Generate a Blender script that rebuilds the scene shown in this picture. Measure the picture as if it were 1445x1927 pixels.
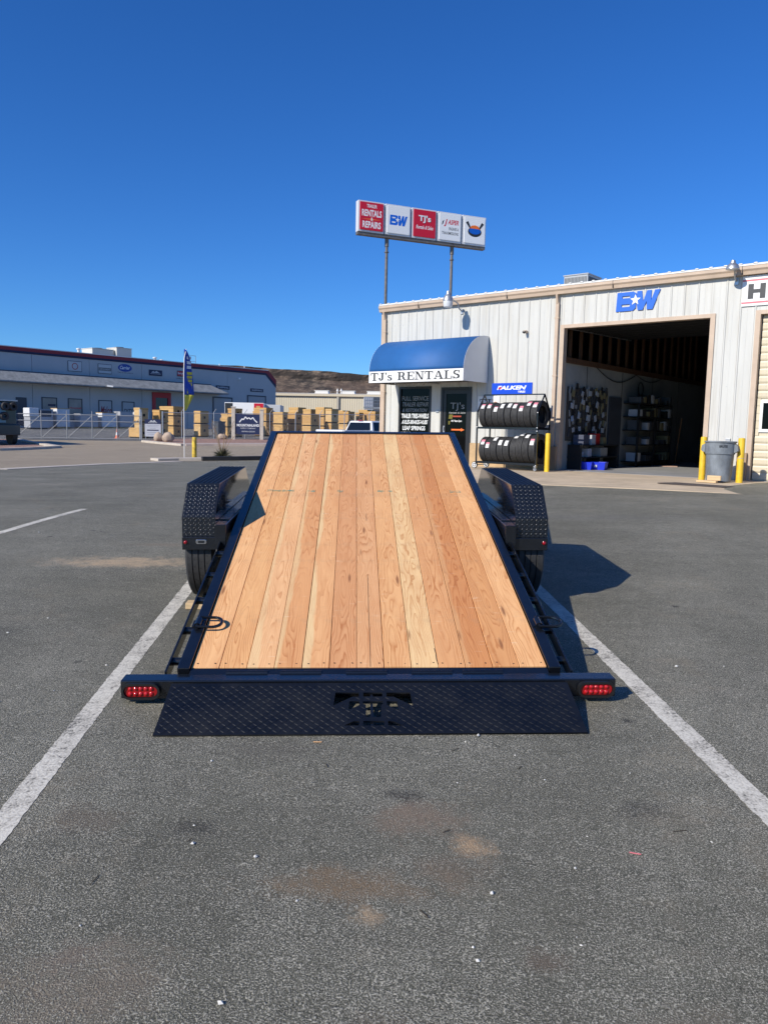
import bpy, bmesh, math, random
from mathutils import Vector, Matrix
random.seed(7)
R = math.radians
sc = bpy.context.scene
for o in list(bpy.data.objects): bpy.data.objects.remove(o)

# ---------------------------------------------------------------- camera, sky, sun, exposure
HCAM = 1.45
PITCH, ROLL = R(6.2106), R(1.2030)
fw = Vector((0, math.cos(PITCH), -math.sin(PITCH)))
up0 = Vector((1, 0, 0)).cross(fw)
rt = math.cos(ROLL)*Vector((1, 0, 0)) + math.sin(ROLL)*up0
up = -math.sin(ROLL)*Vector((1, 0, 0)) + math.cos(ROLL)*up0
cam_d = bpy.data.cameras.new('camera')
cam = bpy.data.objects.new('camera', cam_d)
sc.collection.objects.link(cam)
cam.matrix_world = Matrix(((rt.x, up.x, -fw.x, 0), (rt.y, up.y, -fw.y, 0), (rt.z, up.z, -fw.z, HCAM), (0, 0, 0, 1)))
cam_d.sensor_fit = 'HORIZONTAL'
cam_d.sensor_width = 36.0
cam_d.lens = 36.0*1447/1445
cam_d.clip_start = 0.05
cam_d.clip_end = 9000
sc.camera = cam

SUN_DIR = Vector((0.773, 0.659, -0.65)).normalized()      # direction the light travels
SUN_AZ = math.atan2(-SUN_DIR.x, -SUN_DIR.y)
SUN_EL = math.asin(-SUN_DIR.z)
world = bpy.data.worlds.new("World")
sc.world = world
world.use_nodes = True
wn = world.node_tree
wn.nodes.clear()
w_out = wn.nodes.new('ShaderNodeOutputWorld')
w_bg = wn.nodes.new('ShaderNodeBackground')
w_sky = wn.nodes.new('ShaderNodeTexSky')
w_sky.sky_type = 'NISHITA'
w_sky.sun_disc = False
w_sky.sun_elevation = SUN_EL
w_sky.sun_rotation = SUN_AZ % (2*math.pi)
w_sky.altitude = 900
w_sky.air_density = 1.0
w_sky.dust_density = 0.35
w_sky.ozone_density = 3.0
w_hs = wn.nodes.new('ShaderNodeHueSaturation')
w_hs.inputs['Saturation'].default_value = 1.22
w_hs.inputs['Value'].default_value = 1.0
w_bg.inputs['Strength'].default_value = 0.085
w_tint = wn.nodes.new('ShaderNodeMix'); w_tint.data_type = 'RGBA'; w_tint.blend_type = 'MULTIPLY'
w_tint.inputs[0].default_value = 1.0
w_tint.inputs[7].default_value = (0.50, 0.88, 1.36, 1)      # the clear desert sky of the photograph is a deeper blue, evenly so
wn.links.new(w_sky.outputs[0], w_hs.inputs['Color'])
wn.links.new(w_hs.outputs[0], w_tint.inputs[6])
wn.links.new(w_tint.outputs[2], w_bg.inputs['Color'])
wn.links.new(w_bg.outputs[0], w_out.inputs['Surface'])

sun_d = bpy.data.lights.new('sun', 'SUN')
sun_d.energy = 4.2
sun_d.angle = R(0.53)
sun_d.color = (1.0, 0.935, 0.82)
sun = bpy.data.objects.new('sun', sun_d)
sc.collection.objects.link(sun)
sun.rotation_euler = SUN_DIR.to_track_quat('-Z', 'Y').to_euler()
sun.location = (-30, -30, 40)

sc.view_settings.view_transform = 'Standard'
sc.view_settings.look = 'None'
sc.view_settings.exposure = 0.3
sc.view_settings.gamma = 1.0
sc.render.engine = 'CYCLES'
sc.cycles.max_bounces = 8
sc.cycles.diffuse_bounces = 3
sc.cycles.use_denoising = True

# ---------------------------------------------------------------- materials
MATS = {}
def pmat(name, col, rough=0.6, metal=0.0, var=0.0, vscale=4.0, bump=0.0, bscale=60.0, coat=0.0, spec=0.5, stretch=None, tint=None, obj_tint=False):
    """Principled material with noise variation in colour and fine relief."""
    if name in MATS: return MATS[name]
    m = bpy.data.materials.new(name); m.use_nodes = True
    nt = m.node_tree; b = nt.nodes['Principled BSDF']
    b.inputs['Base Color'].default_value = (*col, 1)
    b.inputs['Roughness'].default_value = rough
    b.inputs['Metallic'].default_value = metal
    b.inputs['Specular IOR Level'].default_value = spec
    if coat: 
        b.inputs['Coat Weight'].default_value = coat
        b.inputs['Coat Roughness'].default_value = 0.08
    if var or bump:
        tc = nt.nodes.new('ShaderNodeTexCoord')
        mp = nt.nodes.new('ShaderNodeMapping')
        nt.links.new(tc.outputs['Object'], mp.inputs[0])
        if stretch: mp.inputs['Scale'].default_value = stretch
        oi = nt.nodes.new('ShaderNodeObjectInfo')
        off = nt.nodes.new('ShaderNodeVectorMath'); off.operation = 'SCALE'
        off.inputs[0].default_value = (37, 23, 51)
        nt.links.new(oi.outputs['Random'], off.inputs['Scale'])
        nt.links.new(off.outputs[0], mp.inputs['Location'])
    if var:
        n = nt.nodes.new('ShaderNodeTexNoise')
        n.inputs['Scale'].default_value = vscale; n.inputs['Detail'].default_value = 6; n.inputs['Roughness'].default_value = 0.65
        nt.links.new(mp.outputs[0], n.inputs['Vector'])
        rmp = nt.nodes.new('ShaderNodeValToRGB')
        lo = tint if tint else tuple(c*(1-var) for c in col)
        hi = tuple(min(1, c*(1+var*0.6)) for c in col)
        rmp.color_ramp.elements[0].position = 0.32; rmp.color_ramp.elements[0].color = (*lo, 1)
        rmp.color_ramp.elements[1].position = 0.68; rmp.color_ramp.elements[1].color = (*hi, 1)
        nt.links.new(n.outputs['Fac'], rmp.inputs[0])
        nt.links.new(rmp.outputs[0], b.inputs['Base Color'])
    if bump:
        n2 = nt.nodes.new('ShaderNodeTexNoise')
        n2.inputs['Scale'].default_value = bscale; n2.inputs['Detail'].default_value = 3
        nt.links.new(mp.outputs[0], n2.inputs['Vector'])
        bp = nt.nodes.new('ShaderNodeBump'); bp.inputs['Strength'].default_value = bump; bp.inputs['Distance'].default_value = 0.01
        nt.links.new(n2.outputs['Fac'], bp.inputs['Height'])
        nt.links.new(bp.outputs[0], b.inputs['Normal'])
    MATS[name] = m
    return m

class NT:
    """small helper to chain nodes"""
    def __init__(s, name):
        s.m = bpy.data.materials.new(name); s.m.use_nodes = True
        s.t = s.m.node_tree; s.b = s.t.nodes['Principled BSDF']
        s.tc = s.t.nodes.new('ShaderNodeTexCoord')
    def n(s, typ, **kw):
        nd = s.t.nodes.new(typ)
        for k, v in kw.items():
            if k.startswith('i_'): nd.inputs[k[2:].replace('_', ' ')].default_value = v
            else: setattr(nd, k, v)
        return nd
    def l(s, a, b): s.t.links.new(a, b)
    def math(s, op, a, b=None, c=None):
        nd = s.t.nodes.new('ShaderNodeMath'); nd.operation = op
        for i, v in enumerate((a, b, c)):
            if v is None: continue
            if isinstance(v, (int, float)): nd.inputs[i].default_value = v
            else: s.l(v, nd.inputs[i])
        return nd.outputs[0]
    def noise(s, vec, scale, detail=4, rough=0.6, out='Fac'):
        nd = s.n('ShaderNodeTexNoise'); nd.inputs['Scale'].default_value = scale
        nd.inputs['Detail'].default_value = detail; nd.inputs['Roughness'].default_value = rough
        s.l(vec, nd.inputs['Vector']); return nd.outputs[out]
    def ramp(s, fac, stops, interp='LINEAR'):
        nd = s.n('ShaderNodeValToRGB'); cr = nd.color_ramp; cr.interpolation = interp
        while len(cr.elements) < len(stops): cr.elements.new(0.5)
        for e, (p, c) in zip(cr.elements, stops):
            e.position = p; e.color = (*c, 1) if len(c) == 3 else c
        s.l(fac, nd.inputs[0]); return nd.outputs[0]
    def mix(s, fac, a, b, blend='MIX'):
        nd = s.n('ShaderNodeMix'); nd.data_type = 'RGBA'; nd.blend_type = blend
        if isinstance(fac, (int, float)): nd.inputs[0].default_value = fac
        else: s.l(fac, nd.inputs[0])
        for i, v in ((6, a), (7, b)):
            if isinstance(v, tuple): nd.inputs[i].default_value = (*v, 1)
            else: s.l(v, nd.inputs[i])
        return nd.outputs[2]
    def bump(s, h, strength=0.3, dist=0.01):
        nd = s.n('ShaderNodeBump'); nd.inputs['Strength'].default_value = strength; nd.inputs['Distance'].default_value = dist
        s.l(h, nd.inputs['Height']); s.l(nd.outputs[0], s.b.inputs['Normal'])

def G1(v): return (v, v, v)

def asphalt_mat(name, base=(0.156, 0.148, 0.109), light=(0.58, 0.54, 0.43), stains=(), warm=0.0):
    s = NT(name); P = s.tc.outputs['Object']
    big = s.noise(P, 0.35, 5, 0.6); mid = s.noise(P, 2.2, 6, 0.65)
    agg = s.noise(P, 185, 3, 0.6); fine = s.noise(P, 380, 2, 0.5)
    col = s.mix(s.ramp(big, [(0.3, G1(0)), (0.72, G1(1))]), tuple(c*0.84 for c in base), tuple(c*1.16 for c in base))
    col = s.mix(s.ramp(mid, [(0.38, G1(0)), (0.7, G1(0.55))]), col, tuple(c*1.26 for c in base))
    mpv = s.n('ShaderNodeMapping'); mpv.inputs['Rotation'].default_value = (0, 0, 0.32); mpv.inputs['Scale'].default_value = (0.22, 2.6, 1); s.l(P, mpv.inputs[0])
    dv = s.n('ShaderNodeVectorMath', operation='ADD'); s.l(mpv.outputs[0], dv.inputs[0]); s.l(s.noise(P, 0.10, 2, 0.5, 'Color'), dv.inputs[1])
    sweep = s.noise(dv.outputs[0], 1.6, 5, 0.62)
    col = s.mix(s.ramp(sweep, [(0.40, G1(0.35)), (0.52, G1(0))]), col, tuple(c*0.70 for c in base))
    col = s.mix(s.ramp(sweep, [(0.58, G1(0)), (0.70, G1(0.30))]), col, tuple(c*1.5 for c in base))
    # pale worn aggregate showing through the binder, more of it in some areas than in others
    wear = s.math('MULTIPLY_ADD', s.noise(P, 0.9, 4, 0.6), 0.22, -0.11)
    wear = s.math('ADD', wear, s.math('MULTIPLY_ADD', s.noise(P, 9.0, 4, 0.7), 0.12, -0.06))
    vo = s.n('ShaderNodeTexVoronoi'); vo.inputs['Scale'].default_value = 200; s.l(P, vo.inputs['Vector'])
    a2 = s.math('ADD', s.math('ADD', agg, wear), s.math('MULTIPLY_ADD', fine, 0.30, -0.15))
    stone = s.ramp(vo.outputs['Color'], [(0.15, tuple(c*0.55 for c in light)), (0.85, tuple(c*1.25 for c in light))])
    col = s.mix(s.ramp(a2, [(0.50, G1(0)), (0.61, G1(0.85))]), col, stone)
    pit = s.ramp(s.math('ADD', fine, s.math('MULTIPLY_ADD', agg, 0.5, -0.25)), [(0.34, G1(0.9)), (0.47, G1(0))])
    col = s.mix(pit, col, tuple(c*0.22 for c in base))
    grit = s.noise(P, 520, 1.5, 0.5)
    col = s.mix(s.ramp(grit, [(0.66, G1(0)), (0.74, G1(0.6))]), col, tuple(c*1.5 for c in light))
    stain_mask = s.ramp(s.math('ADD', s.noise(P, 75, 4, 0.75), s.math('MULTIPLY_ADD', s.noise(P, 11, 5, 0.75), 0.7, -0.35)), [(0.34, G1(0.42)), (0.56, G1(1.0))])
    for (x, y, rx, ry, c, st) in stains:
        mp = s.n('ShaderNodeMapping'); mp.vector_type = 'POINT'
        mp.inputs['Location'].default_value = (-x/rx, -y/ry, 0); mp.inputs['Scale'].default_value = (1/rx, 1/ry, 0)
        s.l(P, mp.inputs[0])
        ln = s.n('ShaderNodeVectorMath', operation='LENGTH'); s.l(mp.outputs[0], ln.inputs[0])
        d = s.math('ADD', ln.outputs['Value'], s.math('MULTIPLY_ADD', s.noise(P, 7.5, 8, 0.82), 3.4, -1.7))
        d = s.math('ADD', d, s.math('MULTIPLY_ADD', agg, 1.3, -0.65))
        f = s.ramp(d, [(0.25, G1(st)), (1.0, G1(0))])
        f = s.math('MULTIPLY', f, stain_mask)
        col = s.mix(f, col, c)
    vd = s.n('ShaderNodeTexVoronoi'); vd.inputs['Scale'].default_value = 2.3; s.l(P, vd.inputs['Vector'])
    dd = s.math('ADD', vd.outputs['Distance'], s.math('MULTIPLY_ADD', s.noise(P, 22, 4, 0.7), 0.10, -0.05))
    few = s.ramp(s.noise(P, 0.8, 3), [(0.50, G1(0)), (0.60, G1(0.8))])
    col = s.mix(s.math('MULTIPLY', s.ramp(dd, [(0.045, G1(1)), (0.075, G1(0))]), few), col, (0.035, 0.033, 0.031))
    dust = s.ramp(s.noise(P, 1.3, 8, 0.78), [(0.56, G1(0)), (0.78, G1(0.5))])
    col = s.mix(dust, col, tuple(c*k for c, k in zip(light, (0.62, 0.54, 0.46))))
    s.l(col, s.b.inputs['Base Color'])
    s.b.inputs['Roughness'].default_value = 0.82
    s.b.inputs['Specular IOR Level'].default_value = 0.35
    h = s.math('ADD', s.math('MULTIPLY', agg, 1.0), s.math('MULTIPLY', fine, 0.55))
    s.bump(h, 0.9, 0.010)
    return s.m

SAND = (0.46, 0.33, 0.20); OIL = (0.028, 0.027, 0.027); BRN = (0.16, 0.12, 0.085)
M_asphalt = asphalt_mat('worn_asphalt', stains=[
    (-0.08, 2.17, 0.30, 0.10, (0.23, 0.165, 0.10), 0.95), (0.31, 2.38, 0.075, 0.08, (0.46, 0.32, 0.19), 0.95), (0.22, 2.24, 0.16, 0.10, (0.21, 0.16, 0.11), 0.6), (0.14, 2.54, 0.19, 0.15, (0.27, 0.20, 0.14), 0.75),
    (0.10, 2.70, 0.10, 0.07, OIL, 0.7), (0.96, 2.60, 0.16, 0.09, OIL, 0.55), (-2.25, 6.6, 0.75, 0.24, (0.52, 0.39, 0.25), 1.0), (-2.1, 7.4, 0.5, 0.1, (0.26, 0.2, 0.14), 0.5),
    (-1.0, 2.52, 0.14, 0.10, BRN, 0.5), (-0.62, 2.47, 0.11, 0.07, OIL, 0.55), (0.44, 1.86, 0.07, 0.06, BRN, 0.7), (-0.02, 2.03, 0.06, 0.045, SAND, 0.9), (-0.75, 1.75, 0.28, 0.2, (0.25, 0.20, 0.145), 0.6), (0.75, 1.60, 0.2, 0.13, (0.22, 0.18, 0.13), 0.5),
    (-0.80, 1.85, 0.10, 0.09, (0.21, 0.165, 0.125), 0.6), (1.13, 3.37, 0.05, 0.03, OIL, 0.9), (0.02, 1.62, 0.12, 0.08, BRN, 0.6),
    (-0.45, 3.05, 0.3, 0.12, (0.10, 0.085, 0.07), 0.4), (-2.4, 4.6, 0.3, 0.2, OIL, 0.4), (3.2, 4.2, 0.35, 0.3, OIL, 0.35), (2.6, 9.5, 1.8, 0.35, (0.15, 0.145, 0.135), 0.4)])
M_yard = asphalt_mat('yard_asphalt', base=(0.085, 0.088, 0.094))
M_street = asphalt_mat('old_street_asphalt', base=(0.37, 0.30, 0.21), light=(0.50, 0.42, 0.31))
M_concrete = pmat('concrete', (0.54, 0.43, 0.30), 0.85, var=0.22, vscale=1.4, bump=0.25, bscale=90)
M_kerb = pmat('pale_concrete', (0.52, 0.46, 0.39), 0.85, var=0.2, vscale=3, bump=0.3, bscale=60)
M_floor = pmat('garage_floor', (0.30, 0.30, 0.30), 0.7, var=0.2, vscale=1.2)

def paint_line_mat():
    s = NT('worn_white_line'); P = s.tc.outputs['Object']
    agg = s.noise(P, 105, 2.5, 0.55); mid = s.noise(P, 6, 6, 0.7); chip = s.noise(P, 38, 4, 0.7)
    w = s.math('ADD', s.math('MULTIPLY', agg, 0.45), s.math('MULTIPLY', chip, 0.35)); w = s.math('ADD', w, s.math('MULTIPLY', mid, 0.45))
    col = s.ramp(w, [(0.50, (0.12, 0.115, 0.10)), (0.57, (0.44, 0.41, 0.345)), (0.69, (0.66, 0.625, 0.535))])
    s.l(col, s.b.inputs['Base Color']); s.b.inputs['Roughness'].default_value = 0.8
    s.bump(agg, 0.5, 0.005); return s.m
M_line = paint_line_mat()

def gravel_mat():
    s = NT('red_gravel'); P = s.tc.outputs['Object']
    v = s.n('ShaderNodeTexVoronoi'); v.inputs['Scale'].default_value = 14; s.l(P, v.inputs['Vector'])
    col = s.mix(0.65, s.ramp(s.noise(P, 9, 5), [(0.3, (0.20, 0.10, 0.075)), (0.7, (0.47, 0.29, 0.22))]), s.ramp(v.outputs['Color'], [(0.1, (0.16, 0.085, 0.065)), (0.9, (0.52, 0.34, 0.27))]))
    s.l(col, s.b.inputs['Base Color']); s.b.inputs['Roughness'].default_value = 0.95
    s.bump(v.outputs['Distance'], 0.9, 0.05); return s.m
M_gravel = gravel_mat()

def wood_mat():
    """flat-sawn fir: contour lines of a field stretched along the board make cathedrals and knots; the tint is each board's own"""
    s = NT('fir_boards'); P = s.tc.outputs['Object']
    oi = s.n('ShaderNodeObjectInfo'); rnd = oi.outputs['Random']
    sx = s.n('ShaderNodeSeparateXYZ'); s.l(P, sx.inputs[0])
    X, Y = sx.outputs[0], sx.outputs[1]
    cb = s.n('ShaderNodeCombineXYZ')
    s.l(s.math('MULTIPLY_ADD', rnd, 61.0, s.math('MULTIPLY', X, 8.5)), cb.inputs[0])
    s.l(s.math('MULTIPLY_ADD', rnd, 37.0, s.math('MULTIPLY', Y, 1.25)), cb.inputs[1])
    V = cb.outputs[0]
    base = s.noise(V, 1.0, 2.2, 0.45)
    wob = s.noise(V, 5.0, 2, 0.5)
    off = s.math('MULTIPLY_ADD', s.noise(V, 0.35, 1), 0.10, -0.05)
    xc = s.math('SUBTRACT', X, off)
    h = s.math('ADD', s.math('MULTIPLY', base, 1.15), s.math('MULTIPLY', s.math('MULTIPLY', xc, xc), 62.0))
    h = s.math('ADD', h, s.math('MULTIPLY', wob, 0.075))
    ring = s.math('FRACT', s.math('MULTIPLY', h, 12.5))
    line = s.ramp(ring, [(0.0, G1(0.25)), (0.12, G1(0.0)), (0.50, G1(0.10)), (0.78, G1(0.55)), (0.90, G1(1.0)), (0.97, G1(0.95)), (1.0, G1(0.25))])
    # fine fibres
    cf = s.n('ShaderNodeCombineXYZ'); s.l(s.math('MULTIPLY', X, 260.0), cf.inputs[0]); s.l(s.math('MULTIPLY', Y, 5.0), cf.inputs[1]); s.l(s.math('MULTIPLY', rnd, 90.0), cf.inputs[2])
    fib = s.noise(cf.outputs[0], 1.0, 3, 0.6)
    strength = s.ramp(s.noise(V, 0.8, 2), [(0.36, G1(0.22)), (0.60, G1(1.0))])
    lf = s.math('MULTIPLY', line, strength)
    col = s.mix(s.math('MULTIPLY', lf, 0.80), oi.outputs['Color'], s.mix(1.0, oi.outputs['Color'], (0.60, 0.40, 0.27), 'MULTIPLY'))
    # paler sapwood along one edge of some boards
    e = s.math('ADD', s.math('MULTIPLY', X, -13.0), s.math('MULTIPLY_ADD', s.noise(V, 0.45, 4), 2.2, -1.15))
    sap = s.math('MULTIPLY', s.ramp(e, [(0.42, G1(0)), (0.56, G1(0.75))]), oi.outputs['Alpha'])
    col = s.mix(sap, col, (0.86, 0.64, 0.33))
    # warm blotches and a little grime
    col = s.mix(s.ramp(s.noise(V, 1.7, 4, 0.65), [(0.45, G1(0.0)), (0.74, G1(0.42))]), col, (0.60, 0.25, 0.095))
    cr = s.noise(P, 3.1, 5, 0.7)
    col = s.mix(s.ramp(cr, [(0.54, G1(0.0)), (0.78, G1(0.45))]), col, (0.36, 0.25, 0.15))
    # cross marks left by handling and knot shoulders: short pale dashes across the grain
    cc = s.n('ShaderNodeCombineXYZ'); s.l(s.math('MULTIPLY', X, 9.0), cc.inputs[0]); s.l(s.math('MULTIPLY', Y, 38.0), cc.inputs[1]); s.l(s.math('MULTIPLY', rnd, 50.0), cc.inputs[2])
    dash = s.noise(cc.outputs[0], 1.0, 2, 0.5)
    col = s.mix(s.ramp(dash, [(0.66, G1(0.0)), (0.80, G1(0.38))]), col, (0.92, 0.70, 0.46))
    kn = s.n('ShaderNodeTexVoronoi'); kn.inputs['Scale'].default_value = 1.0; s.l(V, kn.inputs['Vector'])
    col = s.mix(s.ramp(kn.outputs['Distance'], [(0.045, G1(0.85)), (0.10, G1(0.0))]), col, (0.26, 0.10, 0.04))
    col = s.mix(s.ramp(fib, [(0.3, G1(0.22)), (0.6, G1(0.0))]), col, (0.50, 0.26, 0.12))
    s.l(col, s.b.inputs['Base Color']); s.b.inputs['Roughness'].default_value = 0.62
    s.b.inputs['Specular IOR Level'].default_value = 0.3
    s.bump(s.math('ADD', line, fib), 0.12, 0.002)
    return s.m
M_wood = wood_mat()

M_black = pmat('black_gloss_paint', (0.0065, 0.008, 0.0115), 0.27, var=0.3, vscale=9, bump=0.05, bscale=25, coat=0.35)
M_tread = pmat('black_tread_plate', (0.0085, 0.011, 0.016), 0.30, var=0.35, vscale=7, bump=0.12, bscale=40, coat=0.25)
def ramp_mat():
    s = NT('ramp_tread_plate'); P = s.tc.outputs['Object']
    n = s.noise(P, 3.2, 7, 0.75); m = s.noise(P, 28, 4, 0.7)
    col = s.ramp(n, [(0.40, (0.0045, 0.0055, 0.008)), (0.62, (0.009, 0.010, 0.0125)), (0.78, (0.030, 0.029, 0.028))])
    col = s.mix(s.ramp(m, [(0.62, G1(0)), (0.74, G1(0.35))]), col, (0.045, 0.042, 0.038))
    s.l(col, s.b.inputs['Base Color']); s.l(s.ramp(n, [(0.35, G1(0.34)), (0.70, G1(0.62))]), s.b.inputs['Roughness'])
    s.b.inputs['Specular IOR Level'].default_value = 0.4; s.bump(s.noise(P, 40, 3), 0.1, 0.01); return s.m
M_ramp = ramp_mat()
M_fender = pmat('black_glossy_fender', (0.006, 0.0065, 0.008), 0.10, coat=0.6)
M_rubber = pmat('tyre_rubber', (0.032, 0.032, 0.033), 0.66, var=0.35, vscale=14, bump=0.15, bscale=90)
M_rim = pmat('wheel_steel', (0.02, 0.02, 0.022), 0.35, metal=0.3)
M_chrome = pmat('chrome_plate', (0.6, 0.6, 0.62), 0.18, metal=1.0)
M_galv = pmat('galvanised_steel', (0.50, 0.51, 0.52), 0.42, metal=0.75, var=0.25, vscale=12)
M_post = pmat('weathered_pipe', (0.17, 0.15, 0.135), 0.55, metal=0.3, var=0.35, vscale=6)
M_lens = pmat('red_lens', (0.30, 0.004, 0.007), 0.12, coat=0.5)
M_led = pmat('red_led_lens', (0.46, 0.010, 0.012), 0.08, coat=0.7)
M_bezel = pmat('black_rubber_bezel', (0.012, 0.012, 0.013), 0.35)
M_chock = pmat('pale_timber', (0.66, 0.47, 0.26), 0.7, var=0.25, vscale=5, stretch=(1, 14, 14))
M_screw = pmat('dark_screw', (0.03, 0.02, 0.015), 0.5)
M_stick = pmat('dry_twig', (0.05, 0.035, 0.02), 0.8)
M_pebble = pmat('white_pebble', (0.72, 0.69, 0.63), 0.7, var=0.2, vscale=40)
M_pink = pmat('pink_plastic', (0.75, 0.20, 0.22), 0.4)

# ---------------------------------------------------------------- mesh helpers
class MB:
    def __init__(s): s.v = []; s.f = []; s.m = []
    def add(s, vs, fs, mi=0, T=None):
        n = len(s.v)
        s.v += [tuple(T @ Vector(p)) if T else tuple(p) for p in vs]
        s.f += [tuple(n+i for i in f) for f in fs]; s.m += [mi]*len(fs)
        return s
    def box(s, x0, x1, y0, y1, z0, z1, mi=0, T=None):
        vs = [(x0,y0,z0),(x1,y0,z0),(x1,y1,z0),(x0,y1,z0),(x0,y0,z1),(x1,y0,z1),(x1,y1,z1),(x0,y1,z1)]
        return s.add(vs, [(3,2,1,0),(4,5,6,7),(0,1,5,4),(1,2,6,5),(2,3,7,6),(3,0,4,7)], mi, T)
    def frame(s, p, q, upv=(0,0,1)):
        p, q = Vector(p), Vector(q); d = (q-p).normalized(); u = Vector(upv)
        if abs(d.dot(u)) > 0.99: u = Vector((0,1,0))
        a = d.cross(u).normalized(); b = a.cross(d)
        return p, q, d, a, b
    def bar(s, p, q, w, h=None, mi=0, upv=(0,0,1)):
        h = w if h is None else h
        p, q, d, a, b = s.frame(p, q, upv); vs = []
        for c in (p, q):
            for sx, sy in ((-1,-1),(1,-1),(1,1),(-1,1)): vs.append(c + a*sx*w/2 + b*sy*h/2)
        return s.add(vs, [(3,2,1,0),(4,5,6,7),(0,1,5,4),(1,2,6,5),(2,3,7,6),(3,0,4,7)], mi)
    def tube(s, p, q, r, n=10, r2=None, mi=0):
        r2 = r if r2 is None else r2
        p, q, d, a, b = s.frame(p, q); vs = []
        for c, rr in ((p, r), (q, r2)):
            for i in range(n):
                t = 2*math.pi*i/n; vs.append(c + a*math.cos(t)*rr + b*math.sin(t)*rr)
        fs = [(i, (i+1)%n, n+(i+1)%n, n+i) for i in range(n)] + [tuple(range(n-1,-1,-1)), tuple(range(n, 2*n))]
        return s.add(vs, fs, mi)
    def path(s, pts, r, n=8, closed=False, mi=0):
        pts = [Vector(p) for p in pts]; N = len(pts); vs = []
        for i, p in enumerate(pts):
            a = pts[(i-1) % N] if (closed or i) else p
            b = pts[(i+1) % N] if (closed or i < N-1) else p
            d = (b-a).normalized(); u = Vector((0,0,1)) if abs(d.z) < 0.95 else Vector((0,1,0))
            e = d.cross(u).normalized(); g = e.cross(d)
            for k in range(n):
                t = 2*math.pi*k/n; vs.append(p + e*math.cos(t)*r + g*math.sin(t)*r)
        fs = []
        for i in range(N if closed else N-1):
            j = (i+1) % N
            for k in range(n): fs.append((i*n+k, i*n+(k+1)%n, j*n+(k+1)%n, j*n+k))
        if not closed: fs += [tuple(range(n-1,-1,-1)), tuple(range((N-1)*n, N*n))]
        return s.add(vs, fs, mi)
    def lathe(s, prof, axis='z', c=(0,0,0), n=24, mi=0, closed=False):
        """prof: (r, h) pairs revolved about the axis through c"""
        vs = []; c = Vector(c)
        for r, h in prof:
            for k in range(n):
                t = 2*math.pi*k/n; x, y = r*math.cos(t), r*math.sin(t)
                vs.append(c + Vector({'z': (x,y,h), 'x': (h,x,y), 'y': (y,h,x)}[axis]))
        fs = []; N = len(prof)
        for i in range(N if closed else N-1):
            j = (i+1) % N
            for k in range(n): fs.append((i*n+k, i*n+(k+1)%n, j*n+(k+1)%n, j*n+k))
        if not closed:
            if prof[0][0] > 1e-5: fs.append(tuple(range(n-1,-1,-1)))
            if prof[-1][0] > 1e-5: fs.append(tuple(range((N-1)*n, N*n)))
        return s.add(vs, fs, mi)
    def prism(s, poly, axis, a, b, mi=0):
        """extrude a 2D polygon along an axis: 'x' takes (y,z), 'y' takes (x,z), 'z' takes (x,y)"""
        n = len(poly); f = {'x': lambda p, t: (t, p[0], p[1]), 'y': lambda p, t: (p[0], t, p[1]), 'z': lambda p, t: (p[0], p[1], t)}[axis]
        vs = [f(p, a) for p in poly] + [f(p, b) for p in poly]
        fs = [tuple(range(n-1,-1,-1)), tuple(range(n, 2*n))] + [(i, (i+1)%n, n+(i+1)%n, n+i) for i in range(n)]
        return s.add(vs, fs, mi)
    def mesh(s, name, mats, smooth=False, fix=True, sharp=True):
        me = bpy.data.meshes.new(name); me.from_pydata(s.v, [], s.f)
        for m in (mats if isinstance(mats, (list, tuple)) else [mats]): me.materials.append(m)
        me.polygons.foreach_set('material_index', s.m)
        if fix:
            bm = bmesh.new(); bm.from_mesh(me); bmesh.ops.recalc_face_normals(bm, faces=bm.faces); bm.to_mesh(me); bm.free()
        me.update()
        if smooth:
            me.polygons.foreach_set('use_smooth', [True]*len(me.polygons))
            try: me.set_sharp_from_angle(angle=R(38)) if sharp else None
            except Exception: pass
        return me
    def build(s, name, mats, parent=None, smooth=False, loc=None, rot=None, bevel=0, fix=True, sharp=True):
        return link(name, s.mesh(name, mats, smooth, fix, sharp), parent, loc, rot, bevel)

def link(name, me, parent=None, loc=None, rot=None, bevel=0):
    o = bpy.data.objects.new(name, me); sc.collection.objects.link(o)
    if parent: o.parent = parent
    if loc is not None: o.location = loc
    if rot is not None: o.rotation_euler = rot
    if bevel:
        b = o.modifiers.new('bevel', 'BEVEL'); b.width = bevel; b.segments = 2; b.limit_method = 'ANGLE'; b.angle_limit = R(40)
    return o
def tag(o, label, cat, group=None):
    o['label'] = label; o['category'] = cat
    if group: o['group'] = group
    return o
def thing(name, label, cat, loc=(0,0,0), rotz=0.0, group=None):
    o = bpy.data.objects.new(name, None); sc.collection.objects.link(o)
    o.location = loc; o.rotation_euler = (0,0,rotz); o.empty_display_size = 0.2
    return tag(o, label, cat, group)
def struct(o): o['kind'] = 'structure'; return o
def stuff(o): o['kind'] = 'stuff'; return o
def dup(o, parent=None):
    c = o.copy(); sc.collection.objects.link(c); c.parent = parent
    for ch in o.children: dup(ch, c)
    return c
def box(name, x0, x1, y0, y1, z0, z1, m, parent=None, bevel=0):
    return MB().box(x0,x1,y0,y1,z0,z1).build(name, m, parent, bevel=bevel)

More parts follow.
